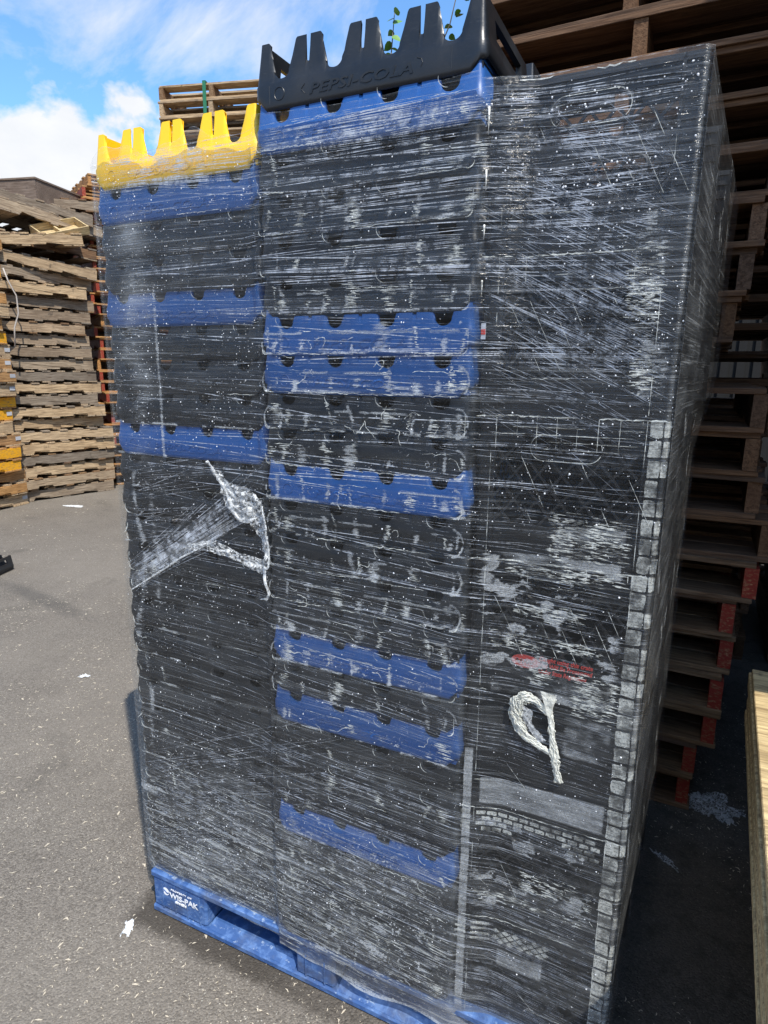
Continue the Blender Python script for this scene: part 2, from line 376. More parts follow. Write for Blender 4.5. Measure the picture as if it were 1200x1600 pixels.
# ---------------------------------------------------------------- ground
n = 40
gx = np.concatenate([np.linspace(-400, -12, 8), np.linspace(-10, 8, 28), np.linspace(12, 400, 8)])
X, Y = np.meshgrid(gx, gx+1.); Z = (vnoise(X*.6, Y*.6, 3, 2)-.5)*.0
V = np.stack([X, Y, Z], -1).reshape(-1, 3); k = len(gx)
i, j = np.meshgrid(np.arange(k-1), np.arange(k-1)); q = (j*k+i).ravel()
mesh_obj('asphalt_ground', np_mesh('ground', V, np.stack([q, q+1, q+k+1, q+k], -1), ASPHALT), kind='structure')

# ---------------------------------------------------------------- wooden pallets
PH = .136
def stringer_mesh():
    bm = bmesh.new(); L = 1.2; z0, z1 = .018, .118
    pts = [(-.6, z0)]
    for xc in (-.29, .29):
        pts += [(xc-.09, z0), (xc-.08, z0+.024), (xc+.08, z0+.024), (xc+.09, z0)]
    pts += [(.6, z0), (.6, z1), (-.6, z1)]
    prism(bm, pts, -.02, .02); bm.normal_update(); bmesh.ops.recalc_face_normals(bm, faces=bm.faces)
    return bm_mesh(bm, 'stringer')
def deck_mesh(w, z0):
    return box_mesh('deck_board', -w/2, w/2, -.51, .51, z0, z0+.0175, bev=.0015)
PM = {}
def pallet_meshes(kind, kind2=None):
    key = (kind, kind2)
    if key not in PM:
        s = stringer_mesh(); s.materials.append(WOOD[kind])
        # deck boards' own long axis is y: rotate their mesh so the grain runs along it
        ds = []
        for w, z0 in ((.09, 0.), (.12, .0), (.09, .1185), (.12, .1185)):
            me = box_mesh('deck_board', -.51, .51, -w/2, w/2, z0, z0+.0175, bev=.0015)
            me.materials.append(WOOD[kind2 or kind]); ds.append(me)
        PM[key] = (s, *ds)
    return PM[key]
def pallet(loc, rz, kind, label, group, kind2=None, tilt=(0, 0), simple_=False, name='wooden_pallet', cat='pallet'):
    s, b0, b1, t0, t1 = pallet_meshes(kind, kind2)
    e = empty(name, loc, rz, label=label, cat=cat, group=group)
    e.rotation_euler = (tilt[0], tilt[1], rz)
    for y in (-.49, 0, .49):
        o = bpy.data.objects.new('stringer', s); o.parent = e; o.location = (random.uniform(-.006, .006), y+random.uniform(-.003, .003), 0); C.objects.link(o)
    nt_ = 7
    for k in range(nt_):
        x = -.545+1.09*k/(nt_-1); o = bpy.data.objects.new('deck_board', t1 if k in (0, nt_-1) else t0)
        o.parent = e; o.rotation_euler = (0, 0, math.pi/2+random.uniform(-.012, .012)); o.location = (x+random.uniform(-.008, .008), random.uniform(-.01, .01), 0); C.objects.link(o)
    for k, x in enumerate((-.545, -.02, 0.545) if simple_ else (-.545, -.43, 0., .43, .545)):
        o = bpy.data.objects.new('deck_board', b1 if abs(x) > .5 else b0)
        o.parent = e; o.rotation_euler = (0, 0, math.pi/2+random.uniform(-.01, .01)); o.location = (x, random.uniform(-.01, .01), 0); C.objects.link(o)
    return e
def stack(x, y, yaw, n, kinds, where, group, jitter=.02, yawj=.02, lean=(0, 0), z0=0., decks=None, offs=None, start=1, simple_=False):
    out = []
    for i in range(n):
        kd = kinds(i); k1, k2, desc = kd
        ox, oy = (offs(i) if offs else (0, 0))
        jx, jy = random.gauss(0, jitter)+lean[0]*i+ox, random.gauss(0, jitter)+lean[1]*i+oy
        c, s = math.cos(yaw), math.sin(yaw)
        out.append(pallet((x+jx*c-jy*s, y+jx*s+jy*c, z0+i*PH+.001), yaw+random.gauss(0, yawj), k1,
                   '%s pallet, %s from the ground in the %s' % (desc, ordinal(i+start), where), group, k2, simple_=simple_))
    return out
# A: the tall weathered stack on the left
A_YAW = math.atan2(.976, .216)
def kindsA(i):
    return [('grey', 'grey', 'weathered'), ('tan', 'grey', 'tan edged'), ('grey', 'brown', 'grey brown'), ('grey', 'grey', 'weathered'), ('tan', 'tan', 'sun-bleached tan')][(i*7+i//3) % 5]
def offA(i):
    if i >= 14: return (-.16+.03*math.sin(i*2.1), -.02)
    if i == 13: return (-.12, .02)
    if 10 <= i < 14: return (-.15, 0)
    return (-.10+.03*math.sin(i*2.3), 0) if i > 5 else (.0, .0)
stA = stack(-5.948, 4.162, A_YAW, 18, kindsA, 'tall left stack', 'weathered pallets in the tall left stack', .028, .034, offs=offA)
gA = 'weathered pallets in the tall left stack'
zt = 18*PH
pallet((-5.97, 4.06, zt+.01), A_YAW+.10, 'grey', 'grey weathered pallet lying crooked above the regular rows of the tall left stack', gA, tilt=(0, R(3)))
pallet((-5.90, 4.12, zt+.16), A_YAW-.04, 'tan', 'tan weathered pallet dipping to the right, high in the tall left stack', gA, 'grey', tilt=(R(2), R(5)))
pallet((-5.86, 3.98, zt+.40), A_YAW-.16, 'tan', 'tan pallet tilted up to the right across the upper left stack', gA, tilt=(R(4), R(-7)))
pallet((-6.05, 4.25, zt+.36), A_YAW+.12, 'brown', 'brown pallet jammed under the tilted tan one in the left stack', gA, 'grey', tilt=(R(-2), R(2)))
pallet((-5.99, 4.30, zt+.64), A_YAW+.10, 'grey', 'silver grey pallet sloping down to the right near the left stack top', gA, tilt=(R(-3), R(5)))
pallet((-6.02, 4.22, zt+.79), A_YAW-.02, 'grey', 'grey pallet with rough edges, second below the plywood box', gA, tilt=(R(2), R(5)))
pallet((-6.10, 4.55, zt+.90), A_YAW-.22, 'grey', 'grey pallet rising to the right just under the plywood box', gA, 'brown', tilt=(R(4), R(-5)))
# small pale tray lying on the messy top
tr = empty('wooden_tray', (-5.40, 4.25, zt+.57), A_YAW-.12, label='small pale wooden tray tilted on the messy top of the left stack', cat='tray'); tr.rotation_euler = (R(26), R(-18), A_YAW-.12)
for nm, a in (('tray_side', (-.25, .25, -.16, -.145, 0, .09)), ('tray_side', (-.25, .25, .145, .16, 0, .09)), ('tray_end', (-.265, -.25, -.16, .16, 0, .09)), ('tray_end', (.25, .265, -.16, .16, 0, .09)), ('tray_bar', (-.02, 0, -.145, .145, 0, .05)), ('tray_base', (-.25, .25, -.145, .145, 0, .008))):
    mesh_obj(nm, box_mesh(nm, *a), WOOD['pale'], tr)
# brown plywood box whose corner points at the camera
bx = empty('plywood_box', (-6.31, 4.68, zt+.90), R(14), label='big brown plywood box with its corner forward on top of the left stack', cat='box')
for nm, a in (('box_side', (-.6, .6, -.75, -.73, 0, .22)), ('box_side', (-.6, .6, .73, .75, 0, .22)), ('box_end', (.58, .6, -.728, .728, 0, .22)), ('box_end', (-.6, -.58, -.728, .728, 0, .22)), ('box_lid', (-.61, .61, -.76, .76, .222, .24))):
    mesh_obj(nm, box_mesh(nm, *a), WOOD['ply'], bx)
# B: yellow and orange stack cut by the left edge
B_YAW = R(101)
def kindsB(i):
    if i in (3, 4, 7, 8, 13, 17, 18): return ('yellow', 'orange', 'yellow painted')
    return ('orange', 'tan', 'orange brown') if i % 3 else ('tan', 'tan', 'pale tan')
stB = stack(-5.83, 2.83, B_YAW, 21, kindsB, 'yellow stack at the left edge', 'yellow and orange pallets at the left edge', .03, .02, offs=lambda i: (.05 if i in (0, 1, 2, 5, 8, 11) else (-.06 if i in (3, 4, 6, 14) else 0), 0))
for i in (0, 5, 7, 9, 10, 11, 12):
    t = mesh_obj('label_plate', box_mesh('label_plate', .52, .59, -.5145, -.5115, .06, .10), LABELG, stB[i])
stack(-6.15, 2.88, B_YAW, 3, lambda i: ('grey', 'grey', 'grey'), 'grey top of the yellow stack', 'yellow and orange pallets at the left edge', .03, .05, z0=21*PH, start=22)
# C: red edged stack seen from its open end
C_YAW = R(-30)
def kindsC(i):
    return ('red', 'orange', 'red edged') if i % 4 != 3 else ('orange', 'orange', 'bare orange')
stack(-5.84, 5.52, C_YAW, 28, kindsC, 'red edged stack', 'red edged pallets behind the wrapped load', .035, .02, simple_=True)
for (x, y, a_, n_, w) in ((-7.05, 6.15, R(60), 27, 'stack behind the red one'), (-7.35, 4.55, A_YAW, 22, 'stack behind the weathered one')):
    stack(x, y, a_, n_, lambda i: ('brown', 'grey', 'brown'), w, 'pallets in the %s' % w, .02, .02, simple_=True)
# D: pale high stack behind the load
D_YAW = R(15.4)+math.pi/2
stD = stack(-3.13, 4.61, D_YAW, 30, lambda i: ('brown', 'tan', 'brown') if i % 2 else ('tan', 'tan', 'light brown'), 'high stack behind the load', 'brown pallets in the high stack behind the yellow crate', .015, .012, simple_=True)
zD = 30*PH
g = empty('green_strap', (-3.13, 4.61, 0), D_YAW, label='bright green strap round the top pallets of the high stack', cat='strap')
mesh_obj('strap_band', box_mesh('strap_band', -.620, -.614, .05, .082, zD-.30, zD+.006), GREENSTRAP, g)
mesh_obj('strap_band', box_mesh('strap_band', -.620, .614, .05, .082, zD+.007, zD+.010), GREENSTRAP, g)
# F: dark stack right behind the load, seen from below
def kindsF(i):
    if i <= 6: return ('red', 'brown', 'red painted')
    if i == 11: return ('teal', 'dark', 'teal painted')
    return ('dark', 'dark', 'brown')
offs_f = [-.01, .02, .05, .06, .06, .05, .12, .13, .10, .08, .06, -.10, -.04, -.01, .01, .04, .08, .10, .12, .10, .13, .10]
def offF(i): return (.01*math.sin(i*1.7), -offs_f[min(i, 21)])
stack(.90, 1.77, R(90-1.5), 25, kindsF, 'dark stack close behind the load', 'pallets stacked close behind the load', .006, .012, offs=offF)
for (x, y, w, n_) in ((1.15, 3.25, 'second dark stack behind the load', 24), (2.28, 3.3, 'far right stack added for shade', 26), (2.66, .70, 'tall right stack added for shade', 33), (2.66, 1.98, 'second right stack added for shade', 31)):  # right stacks added out of view to block sun and deepen shade
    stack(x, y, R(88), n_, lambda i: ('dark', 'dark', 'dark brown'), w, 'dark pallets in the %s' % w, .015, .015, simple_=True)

# added for deep shade in the gaps: dark shed beyond the stacks
SH = empty('backdrop', (5.5, 6.6, 0), label='dark shed wall added to deepen shade behind the right pallets', cat='backdrop')
SHM = simple('dark_backdrop_sheet', (.008, .008, .008), .9, .4, 2.)
bm = bmesh.new()
for k in range(58): add_box(bm, -4.45+k*.15, -4.45+k*.15+.075, -.024, -.003, .01, 4.59)
add_box(bm, -4.5, 4.3, .0, .1, 0, 4.6)
mesh_obj('backdrop_wall', bm_mesh(bm, 'backdrop_wall'), SHM, SH)
mesh_obj('backdrop_roof', box_mesh('backdrop_roof', -4.7, 4.5, -.4, 4.2, 4.62, 4.75), SHM, SH)

# ---------------------------------------------------------------- boards on the right
def board_pile():
    tiers = [(1.575, .0, .80, .0, 'brown'), (1.555, -.2, .74, .15, 'brown'), (1.53, -.3, .70, .30, 'brown'), (1.515, -.3, .66, .45, 'tan')]
    words_ = ['lowest', 'second', 'third', 'fourth']
    for k, (x0, y0, y1, z0, kd) in enumerate(tiers):
        me = box_mesh('timber', x0, x0+.62, y0, y1, z0+.002, z0+.146, bev=.003)
        o = mesh_obj('timber_slab', me, WOOD[kd]); setp(o, '%s timber slab in the low pile at the lower right edge' % words_[k], 'timber', 'timber slabs in the low pile')
    for k in range(7):
        z0 = .60+k*.0215
        me = box_mesh('board', 1.462+random.uniform(-.006, .006), 2.05, -.30+random.uniform(-.02, .02), .79+random.uniform(-.015, .015), z0, z0+.0205, bev=.002)
        me.transform(Matrix.Translation((1.485, .79, 0)) @ Matrix.Rotation(R(-2.6), 4, 'Z') @ Matrix.Translation((-1.462, -.79, 0)))
        o = mesh_obj('plywood_sheet', me, WOOD['pale'])
        setp(o, ('pale sunlit plywood sheet on top of the low pile at the right edge' if k == 6 else 'pale plywood sheet, %s below the top one on the right pile' % ordinal(6-k)), 'plywood', 'plywood sheets on the low pile')
board_pile()

# ---------------------------------------------------------------- blue plastic pallet
def plastic_pallet():
    e = empty('plastic_pallet', (0, 0, 0), label='scuffed blue plastic pallet under the wrapped crates', cat='pallet')
    W, D = 1.22, 1.0
    bays = [(0.0, .20), (.487, .608), (1.0, 1.22)]
    for y0, y1 in ((0.0, .14), (.43, .57), (.86, 1.0)):
        for a, c in bays: mesh_obj('foot_block', box_mesh('foot_block', a+.003, c-.003, y0+.004, y1, .022, .118, bev=.006), PALLETBLUE, e)
    bm = bmesh.new(); add_box(bm, 0, W, 0, D, .118, .138, bev=.004)
    mesh_obj('deck', bm_mesh(bm, 'deck'), PALLETBLUE, e)
    for y0, y1 in ((0.0, .14), (.43, .57), (.86, 1.0)):
        bm = bmesh.new(); add_box(bm, .0, W, y0, y1, 0.002, .022, bev=.004)
        # raised sloped runner top in each opening
        for a, c in ((.203, .484), (.611, .997)):
            prof = [(y0+.006, .022), (y0+.03, .034), (y1-.03, .034), (y1-.006, .022)]
            va = [bm.verts.new((a, y, z)) for y, z in prof]; vc = [bm.verts.new((c, y, z)) for y, z in prof]
            for i in range(3): bm.faces.new((va[i], vc[i], vc[i+1], va[i+1]))
            bm.faces.new(va[::-1]); bm.faces.new(vc)
        mesh_obj('runner', bm_mesh(bm, 'runner'), PALLETBLUE, e)
    bm = bmesh.new()
    for a in (.04, .085, .13, .175, .52, .575, 1.05, 1.1, 1.15): add_box(bm, a, a+.004, .0005, .0038, .026, .114)
    mesh_obj('block_rib', bm_mesh(bm, 'block_rib'), PALLETBLUE, e)
    return e
PP = plastic_pallet()
def text_mesh(txt, size, shear=0., extrude=.0006, space=1., bold=0.):
    cu = bpy.data.curves.new('text', 'FONT'); cu.body = txt; cu.size = size; cu.shear = shear; cu.extrude = extrude
    cu.space_character = space; cu.resolution_u = 2; cu.offset = bold
    to = bpy.data.objects.new('tmp', cu); C.objects.link(to)
    bpy.context.view_layer.update()
    me = bpy.data.meshes.new_from_object(to.evaluated_get(bpy.context.evaluated_depsgraph_get()))
    bpy.data.objects.remove(to); bpy.data.curves.remove(cu)
    # to x,z plane facing -y
    me.transform(Matrix.Rotation(R(90), 4, 'X')); return me
def fit_x(me, w=None):
    co = np.zeros(len(me.vertices)*3, np.float32); me.vertices.foreach_get('co', co); co = co.reshape(-1, 3)
    co[:, 0] -= co[:, 0].min()
    if w: co[:, 0] *= w/co[:, 0].max()
    me.vertices.foreach_set('co', co.ravel()); me.update(); return me
for txt, s, x, z, w, bd in (('PROPERTY OF', .0085, .075, .098, .075, 0.), ('WIS-PAK', .024, .068, .074, .105, .0006)):
    me = fit_x(text_mesh(txt, s, .0, .0004, 1., bd), w); o = mesh_obj('printed_text', me, WHITEPRINT, PP, (x, .0002, z))
bm = bmesh.new(); bmesh.ops.create_circle(bm, cap_ends=True, segments=24, radius=.0125)
bmesh.ops.transform(bm, matrix=Matrix.Rotation(R(90), 4, 'X'), verts=bm.verts)
for v in list(bm.verts): pass
mesh_obj('printed_emblem', bm_mesh(bm, 'emblem'), WHITEPRINT, PP, (.052, .0030, .0835))
bm = bmesh.new()
pts = [(.040+k*.0024, .0835+.0035*math.sin(k/10*6.28)) for k in range(11)]
prism(bm, [(x, z+.0013) for x, z in pts]+[(x, z-.0013) for x, z in pts[::-1]], -.0002, .0008)
mesh_obj('emblem_wave', bm_mesh(bm, 'wave'), PALLETBLUE, PP, (0, .0018, 0))

bm = bmesh.new()
for x0, x1 in ((.088, .099), (.102, .106), (.109, .121), (.124, .128)): add_box(bm, x0, x1, -.0004, .0036, .0615, .0665)
mesh_obj('worn_print', bm_mesh(bm, 'worn_print'), WHITEPRINT, PP, kind='stuff')

# ---------------------------------------------------------------- soda crates
CW, CD, CP, FH = .458, .310, .075, .118
def perim(s):
    """point + outward normal on the rounded rectangle, s measured from the front-left corner's arc end"""
    r = .016
    segs = [('l', CW-2*r), ('a', r*math.pi/2), ('l', CD-2*r), ('a', r*math.pi/2), ('l', CW-2*r), ('a', r*math.pi/2), ('l', CD-2*r), ('a', r*math.pi/2)]
    x, y, th = r, 0., 0.
    for t, L in segs:
        if s <= L+1e-9:
            if t == 'l': return x+math.cos(th)*s, y+math.sin(th)*s, math.sin(th), -math.cos(th)
            cx, cy = x-math.sin(th)*r, y+math.cos(th)*r; a = th+s/r
            return cx+math.sin(a)*r, cy-math.cos(a)*r, math.sin(a), -math.cos(a)
        s -= L
        if t == 'l': x += math.cos(th)*L; y += math.sin(th)*L
        else:
            cx, cy = x-math.sin(th)*r, y+math.cos(th)*r; th += math.pi/2; x, y = cx+math.sin(th)*r, cy-math.cos(th)*r
    return x, y, math.sin(th), -math.cos(th)
def front_top(x, W):
    """height of the wall's top edge at x along a long side (0..W)"""
    c = W/2; u = x-c
    vb = .0525
    for vc in (-.168, -.056, .056, .168):
        d = abs(u-vc)
        if d < .0165: return vb+.0135-math.sqrt(.0168**2-d*d)*.80
        if d < .0280: return .066+(FH-.004-.066)*((d-.0165)/.0115)
        if d < .0320: return FH-.004*((.032-d)/.004)**2
    for scn in (-.112, 0, .112):
        d = abs(u-scn)
        if d < .0038: return .074+.003*(d/.0038)**2
    return FH
def crate_wall_mesh():
    r = .016; q = r*math.pi/2; W, D = CW-2*r, CD-2*r
    ss = []
    def along(L, off, fine):
        xs = set(np.linspace(0, L, 30 if fine else 22).tolist())
        if fine:
            c = CW/2
            for vc in (-.168, -.056, .056, .168):
                for d in (-.0335, -.032, -.030, -.028, -.0222, -.0166, -.0162, -.015, -.0125, -.009, -.006, 0, .006, .009, .0125, .015, .0162, .0166, .0222, .028, .030, .032, .0335): xs.add(c+vc+d-r)
            for s_ in (-.112, 0, .112):
                for d in (-.0042, -.0037, -.002, 0, .002, .0037, .0042): xs.add(c+s_+d-r)
        else:
            for e_ in (.05, .0505, L-.0505, L-.05): xs.add(e_)
        return [off+x for x in sorted(xs) if 0 <= x <= L]
    s0 = 0; cols = []
    for side in range(4):
        L = W if side % 2 == 0 else D
        cols += [(s, side, s-s0) for s in along(L, s0, side % 2 == 0)]; s0 += L
        cols += [(s0+q*t, side+.5, 0) for t in (.2, .4, .6, .8)]; s0 += q
    V = []; rows = []
    zl = [0, .004, .010, .044, .048, .066, .095, 1]
    hole = []
    for (s, side, x) in cols:
        px, py, nx, ny = perim(s)
        if side in (0, 2): top = front_top(x+r, CW); lift = .0 + .012*(max(0, 1-min(x, W-x)/.010))**2
        elif side in (1, 3):
            top = FH; lift = .022
            e = min(x, D-x)
            if e < .014: top = FH
        else: top = FH; lift = .018
        col = []
        for k, z in enumerate(zl):
            if k == 0: zz, o = lift, -.004
            elif k == 1: zz, o = lift+.003, -.0008
            elif k == 2: zz, o = lift+.008, 0.
            elif k == 3: zz, o = min(.044, top), 0.
            elif k == 4: zz, o = min(.048, top), -.0022
            elif k == 5: zz, o = min(.066, top), -.0045
            elif k == 6: zz, o = min(.098, top), -.009
            else: zz, o = top, -.0115
            V.append((px+nx*o, py+ny*o, zz)); col.append(len(V)-1)
        rows.append((col, side, x))
    Fs = []; n = len(rows)
    for i in range(n):
        a, sa, xa = rows[i]; c, s_c, xc = rows[(i+1) % n]
        for k in range(len(zl)-1):
            if sa in (1, 3) and s_c == sa and .05 <= xa and xc <= D-.0499 and k == 5: continue   # hand hole
            Fs.append((a[k], c[k], c[k+1], a[k+1]))
    bm = bmesh.new(); vv = [bm.verts.new(v) for v in V]
    for f in Fs:
        try: bm.faces.new([vv[i] for i in f])
        except ValueError: pass
    bmesh.ops.remove_doubles(bm, verts=bm.verts, dist=.00005)
    bmesh.ops.dissolve_degenerate(bm, edges=bm.edges, dist=.00003)
    bmesh.ops.recalc_face_normals(bm, faces=bm.faces)
    # inner skin
    geom = bmesh.ops.solidify(bm, geom=bm.faces[:], thickness=.010)
    me = bm_mesh(bm, 'crate_wall', True)
    return me
def crate_base_mesh():
    bm = bmesh.new(); add_box(bm, .008, CW-.008, .008, CD-.008, .006, .016)
    # bottle rings and rounded divider posts between the bottles
    for ix in range(5):
        for iy in range(1, 3):
            x = CW/2+(-.224+.112*ix); y = CD*iy/3
            if ix in (0, 4): continue
            tube(bm, [(x, y, .016), (x, y, .052), (x, y, .060), (x, y, .064)], [.022, .014, .010, .004], 10)
    return bm_mesh(bm, 'crate_base')
WALL = crate_wall_mesh(); BASE = crate_base_mesh()
try: WALL.set_sharp_from_angle(angle=R(40))
except Exception: pass
LET = fit_x(text_mesh('PEPSI-COLA', .024, .25, .0007, 1.05, .0004), .205)
LETB = bpy.data.meshes.new
def ring_mesh():
    bm = bmesh.new()
    for (x, z, r) in ((.058, .026, .011),):
        pts = [(x+r*math.cos(t/20*6.283), -.0002, z+r*math.sin(t/20*6.283)) for t in range(21)]
        tube(bm, pts, .0007, 4)
    tube(bm, [(CW*.38-.06, -.0002, .018), (CW*.38-.068, -.0002, .026), (CW*.38-.06, -.0002, .034)], .0006, 4)
    tube(bm, [(.735*CW, -.0002, .037), (.752*CW, -.0002, .034), (.757*CW, -.0002, .028), (.75*CW, -.0002, .022)], .0006, 4)
    for x in (.036, CW-.06): tube(bm, [(x, -.0001, .010), (x, -.0001, .042)], .0006, 4)
    return bm_mesh(bm, 'moulding')
RING = ring_mesh()
crate_data = {}
def crate_kind(mat):
    if mat.name not in crate_data:
        d = []
        for me in (WALL, BASE, LET, RING):
            m2 = me.copy(); m2.materials.clear(); m2.materials.append(mat); d.append(m2)
        crate_data[mat.name] = d
    return crate_data[mat.name]
def soda_crate(x, y, z, mat, label, group, letters=True, rz=0., base=True, sx=1.):
    e = empty('soda_crate', (x, y, z), rz, label=label, cat='crate', group=group)
    w, b_, l, g = crate_kind(mat)
    o = mesh_obj('crate_wall', w, None, e)
    if base: mesh_obj('crate_base', b_, None, e)
    if letters:
        mesh_obj('raised_lettering', l, None, e, (CW/2-.105, -.0003, .0155)); mesh_obj('raised_mark', g, None, e)
    e.scale = (sx, 1, 1)
    return e
MX = .4465; MTOP = 2.016
blues = {1, 6, 7, 10, 15, 17, 21}
for k in range(26):
    z = max(.139, MTOP-k*CP); mt = BLUE if k in blues else BLACK; cn = 'blue' if k in blues else 'black'
    if k == 0: lab = 'unwrapped black soda crate with tall fingers crowning the middle stack'
    else: lab = '%s nested soda crate, %s from the top in the middle stack' % (cn, ordinal(k+1))
    soda_crate(MX+random.uniform(-.002, .002)+(.0015 if mt is BLUE else 0), random.uniform(-.002, .002)-(.002 if mt is BLUE else 0), z, mt, lab, 'soda crates in the middle stack')
LTOP = 1.930
for k in range(25):
    z = max(.139, LTOP-k*(LTOP-.139)/24); mt = YELLOW if k == 0 else (BLUE if k in (1, 4, 8) else BLACK)
    cn = 'yellow' if k == 0 else ('blue' if k in (1, 4, 8) else 'black')
    lab = 'bright yellow soda crate with rounded fingers on top of the left stack' if k == 0 else '%s nested soda crate, %s from the top in the left stack' % (cn, ordinal(k+1))
    soda_crate(-.018+random.uniform(-.0025, .0025),   .019+random.uniform(-.002, .002), z, mt, lab, 'soda crates in the left stack', sx=1.)
# rows behind (only their ends and tops can be glimpsed)
for row, y in ((1, .345), (2, .672)):
    for k in range(25):
        z = 1.915-k*CP+row*.0
        if z < .13: break
        soda_crate(-.015+random.uniform(-.004, .004), y, z, BLACK, 'black soda crate, %s from the top in the %s row behind the left stack' % (ordinal(k+1), ordinal(row+1)), 'crates hidden behind the left stack', letters=False, base=False)
for k in range(4):
    soda_crate(MX, .345, 2.045-k*CP, BLACK, 'black soda crate, %s from the top in the row behind the middle stack' % ordinal(k+1), 'crates hidden behind the middle stack', letters=False)
for k in range(4, 26):
    z = 2.045-k*CP
    if z > .13: soda_crate(MX, .345, z, BLACK, 'black soda crate, %s from the top in the row behind the middle stack' % ordinal(k+1), 'crates hidden behind the middle stack', letters=False, base=False)
# a stray black crate at the left edge of the yard
soda_crate(-3.67, 1.45, .001, BLACK, 'black crate standing alone on the asphalt at the left edge', None, letters=False, rz=R(20))

# ---------------------------------------------------------------- milk crates (right stack)
MC, MHT = .321, .2655
def face_bars(style):
    """rib rectangles (x0,x1,z0,z1) and slanted bars on one crate side, x 0..MC, z 0..MHT"""
    bars = [(0, MC, .0, .010), (0, MC, MHT-.010, MHT), (0, .006, .0, MHT), (MC-.006, MC, .0, MHT), (.030, .0345, .0, MHT), (MC-.0345, MC-.030, .0, MHT)]
    for k in range(1, 9): bars.append((0, .0325, MHT*k/9-.0018, MHT*k/9+.0018)); bars.append((MC-.0325, MC, MHT*k/9-.0018, MHT*k/9+.0018))
    for k in range(1, 5):
        z = MHT-.010*1.0-.0125*k; cuts = ((.034, MC-.034),) if z > MHT-.035 else ((.034, MC/2-.062), (MC/2+.062, MC-.034)); bars += [(x0, x1, z-.0015, z+.0015) for x0, x1 in cuts]
    bars.append((.034, MC-.034, .058, .062))
    diag = []
    if style != 'solid':
        for k in range(-2, 9):
            x = .034+k*.042
            diag.append(((x, .062), (x+.12, MHT-.060))); diag.append(((x+.12, .062), (x, MHT-.060)))
    return bars, diag
def milk_side_mesh(style):
    bm = bmesh.new(); bars, diag = face_bars(style)
    T = .0055
    for (a, c, z0, z1) in bars:
        add_box(bm, a, c, 0, T, z0, z1)
    # recessed panels: corner posts, top grid, lower band
    hx0, hx1, hz0, hz1 = MC/2-.058, MC/2+.058, MHT-.080, MHT-.036
    def panel(a, c, z0, z1): add_box(bm, a, c, .0045, .0075, z0, z1)
    panel(.002, .032, .002, MHT-.002); panel(MC-.032, MC-.002, .002, MHT-.002)
    panel(.032, MC-.032, .002, .060)
    ztop = MHT-.060 if style != 'solid' else .060
    # top panel round the handle, cut as a frame with rounded ends
    for a, c, z0, z1 in ((.032, hx0-.016, ztop, MHT-.002), (hx1+.016, MC-.032, ztop, MHT-.002), (hx0-.016, hx1+.016, MHT-.036, MHT-.002)): panel(a, c, z0, z1)
    if style == 'solid': panel(hx0-.016, hx1+.016, .060, hz0)
    # handle rim
    pts = []
    for t in range(28):
        a = t/28*2*math.pi; cx = MC/2+(.040 if math.cos(a) > 0 else -.040); pts.append((cx+.022*math.cos(a), .004, (hz0+hz1)/2+.022*math.sin(a)))
    pts.append(pts[0]); tube(bm, pts, .0034, 5)
    for (x0, z0), (x1, z1) in diag:
        # clip to the open field
        lo, hi = .033, MC-.033
        (xa, za), (xb, zb) = ((x0, z0), (x1, z1)) if x0 < x1 else ((x1, z1), (x0, z0))
        if xb <= lo or xa >= hi: continue
        if xa < lo: za += (zb-za)*(lo-xa)/(xb-xa); xa = lo
        if xb > hi: zb = za+(zb-za)*(hi-xa)/(xb-xa); xb = hi
        d = Vector((xb-xa, 0, zb-za)).normalized(); nrm = Vector((-d.z, 0, d.x))*.0022
        p = [Vector((xa, .0012, za))-nrm, Vector((xb, .0012, zb))-nrm, Vector((xb, .0012, zb))+nrm, Vector((xa, .0012, za))+nrm]
        va = [bm.verts.new(v) for v in p]; vb = [bm.verts.new(v+Vector((0, .0035, 0))) for v in p]
        bm.faces.new(va); bm.faces.new(vb[::-1])
        for i in range(4): bm.faces.new((va[i], vb[i], vb[(i+1) % 4], va[(i+1) % 4]))
    bmesh.ops.recalc_face_normals(bm, faces=bm.faces)
    me = bm_mesh(bm, 'crate_side'); me.materials.append(MILK); return me
SIDE = {s: milk_side_mesh(s) for s in ('lattice', 'solid')}
FLOOR = box_mesh('crate_floor', .009, MC-.009, .009, MC-.009, .004, .010); FLOOR.materials.append(MILK)
def milk_crate(x, y, z, style, label, group, rz=0.):
    e = empty('milk_crate', (x, y, z), rz, label=label, cat='crate', group=group)
    for k, (px, py, a) in enumerate(((0, 0, 0), (MC, 0, 90), (MC, MC, 180), (0, MC, 270))):
        o = mesh_obj('crate_side', SIDE[style], None, e, (px, py, 0)); o.rotation_euler = (0, 0, R(a))
    mesh_obj('crate_floor', FLOOR, None, e)
    return e
RX, RY = .910, .026
words = ['topmost milk crate', 'second milk crate from the top', 'third milk crate from the top, with an oval handle', 'milk crate right above the one with the red sticker', 'milk crate carrying the red sticker', 'milk crate with the brick grid top, second from the bottom', 'lowest milk crate on the blue pallet']
styles = ['lattice', 'lattice', 'lattice', 'lattice', 'solid', 'lattice', 'lattice']
mc = []
for k in range(7):
    z = 1.998-(k+1)*MHT
    mc.append(milk_crate(RX+random.uniform(-.001, .001), RY+random.uniform(-.002, .002), z+.0, styles[k], 'black '+words[k]+' in the right stack', 'milk crates in the right stack'))
    for row, (dx, y) in enumerate(((.018, .362), (.036, .694))):
        milk_crate(RX+dx+((.010, .024)[row] if z > 1.3 else 0), y, z+.006*row, 'solid', 'black milk crate, %s from the top in the %s row along the right side' % (ordinal(k+1), ordinal(row+2)), 'milk crates on the right side of the load')
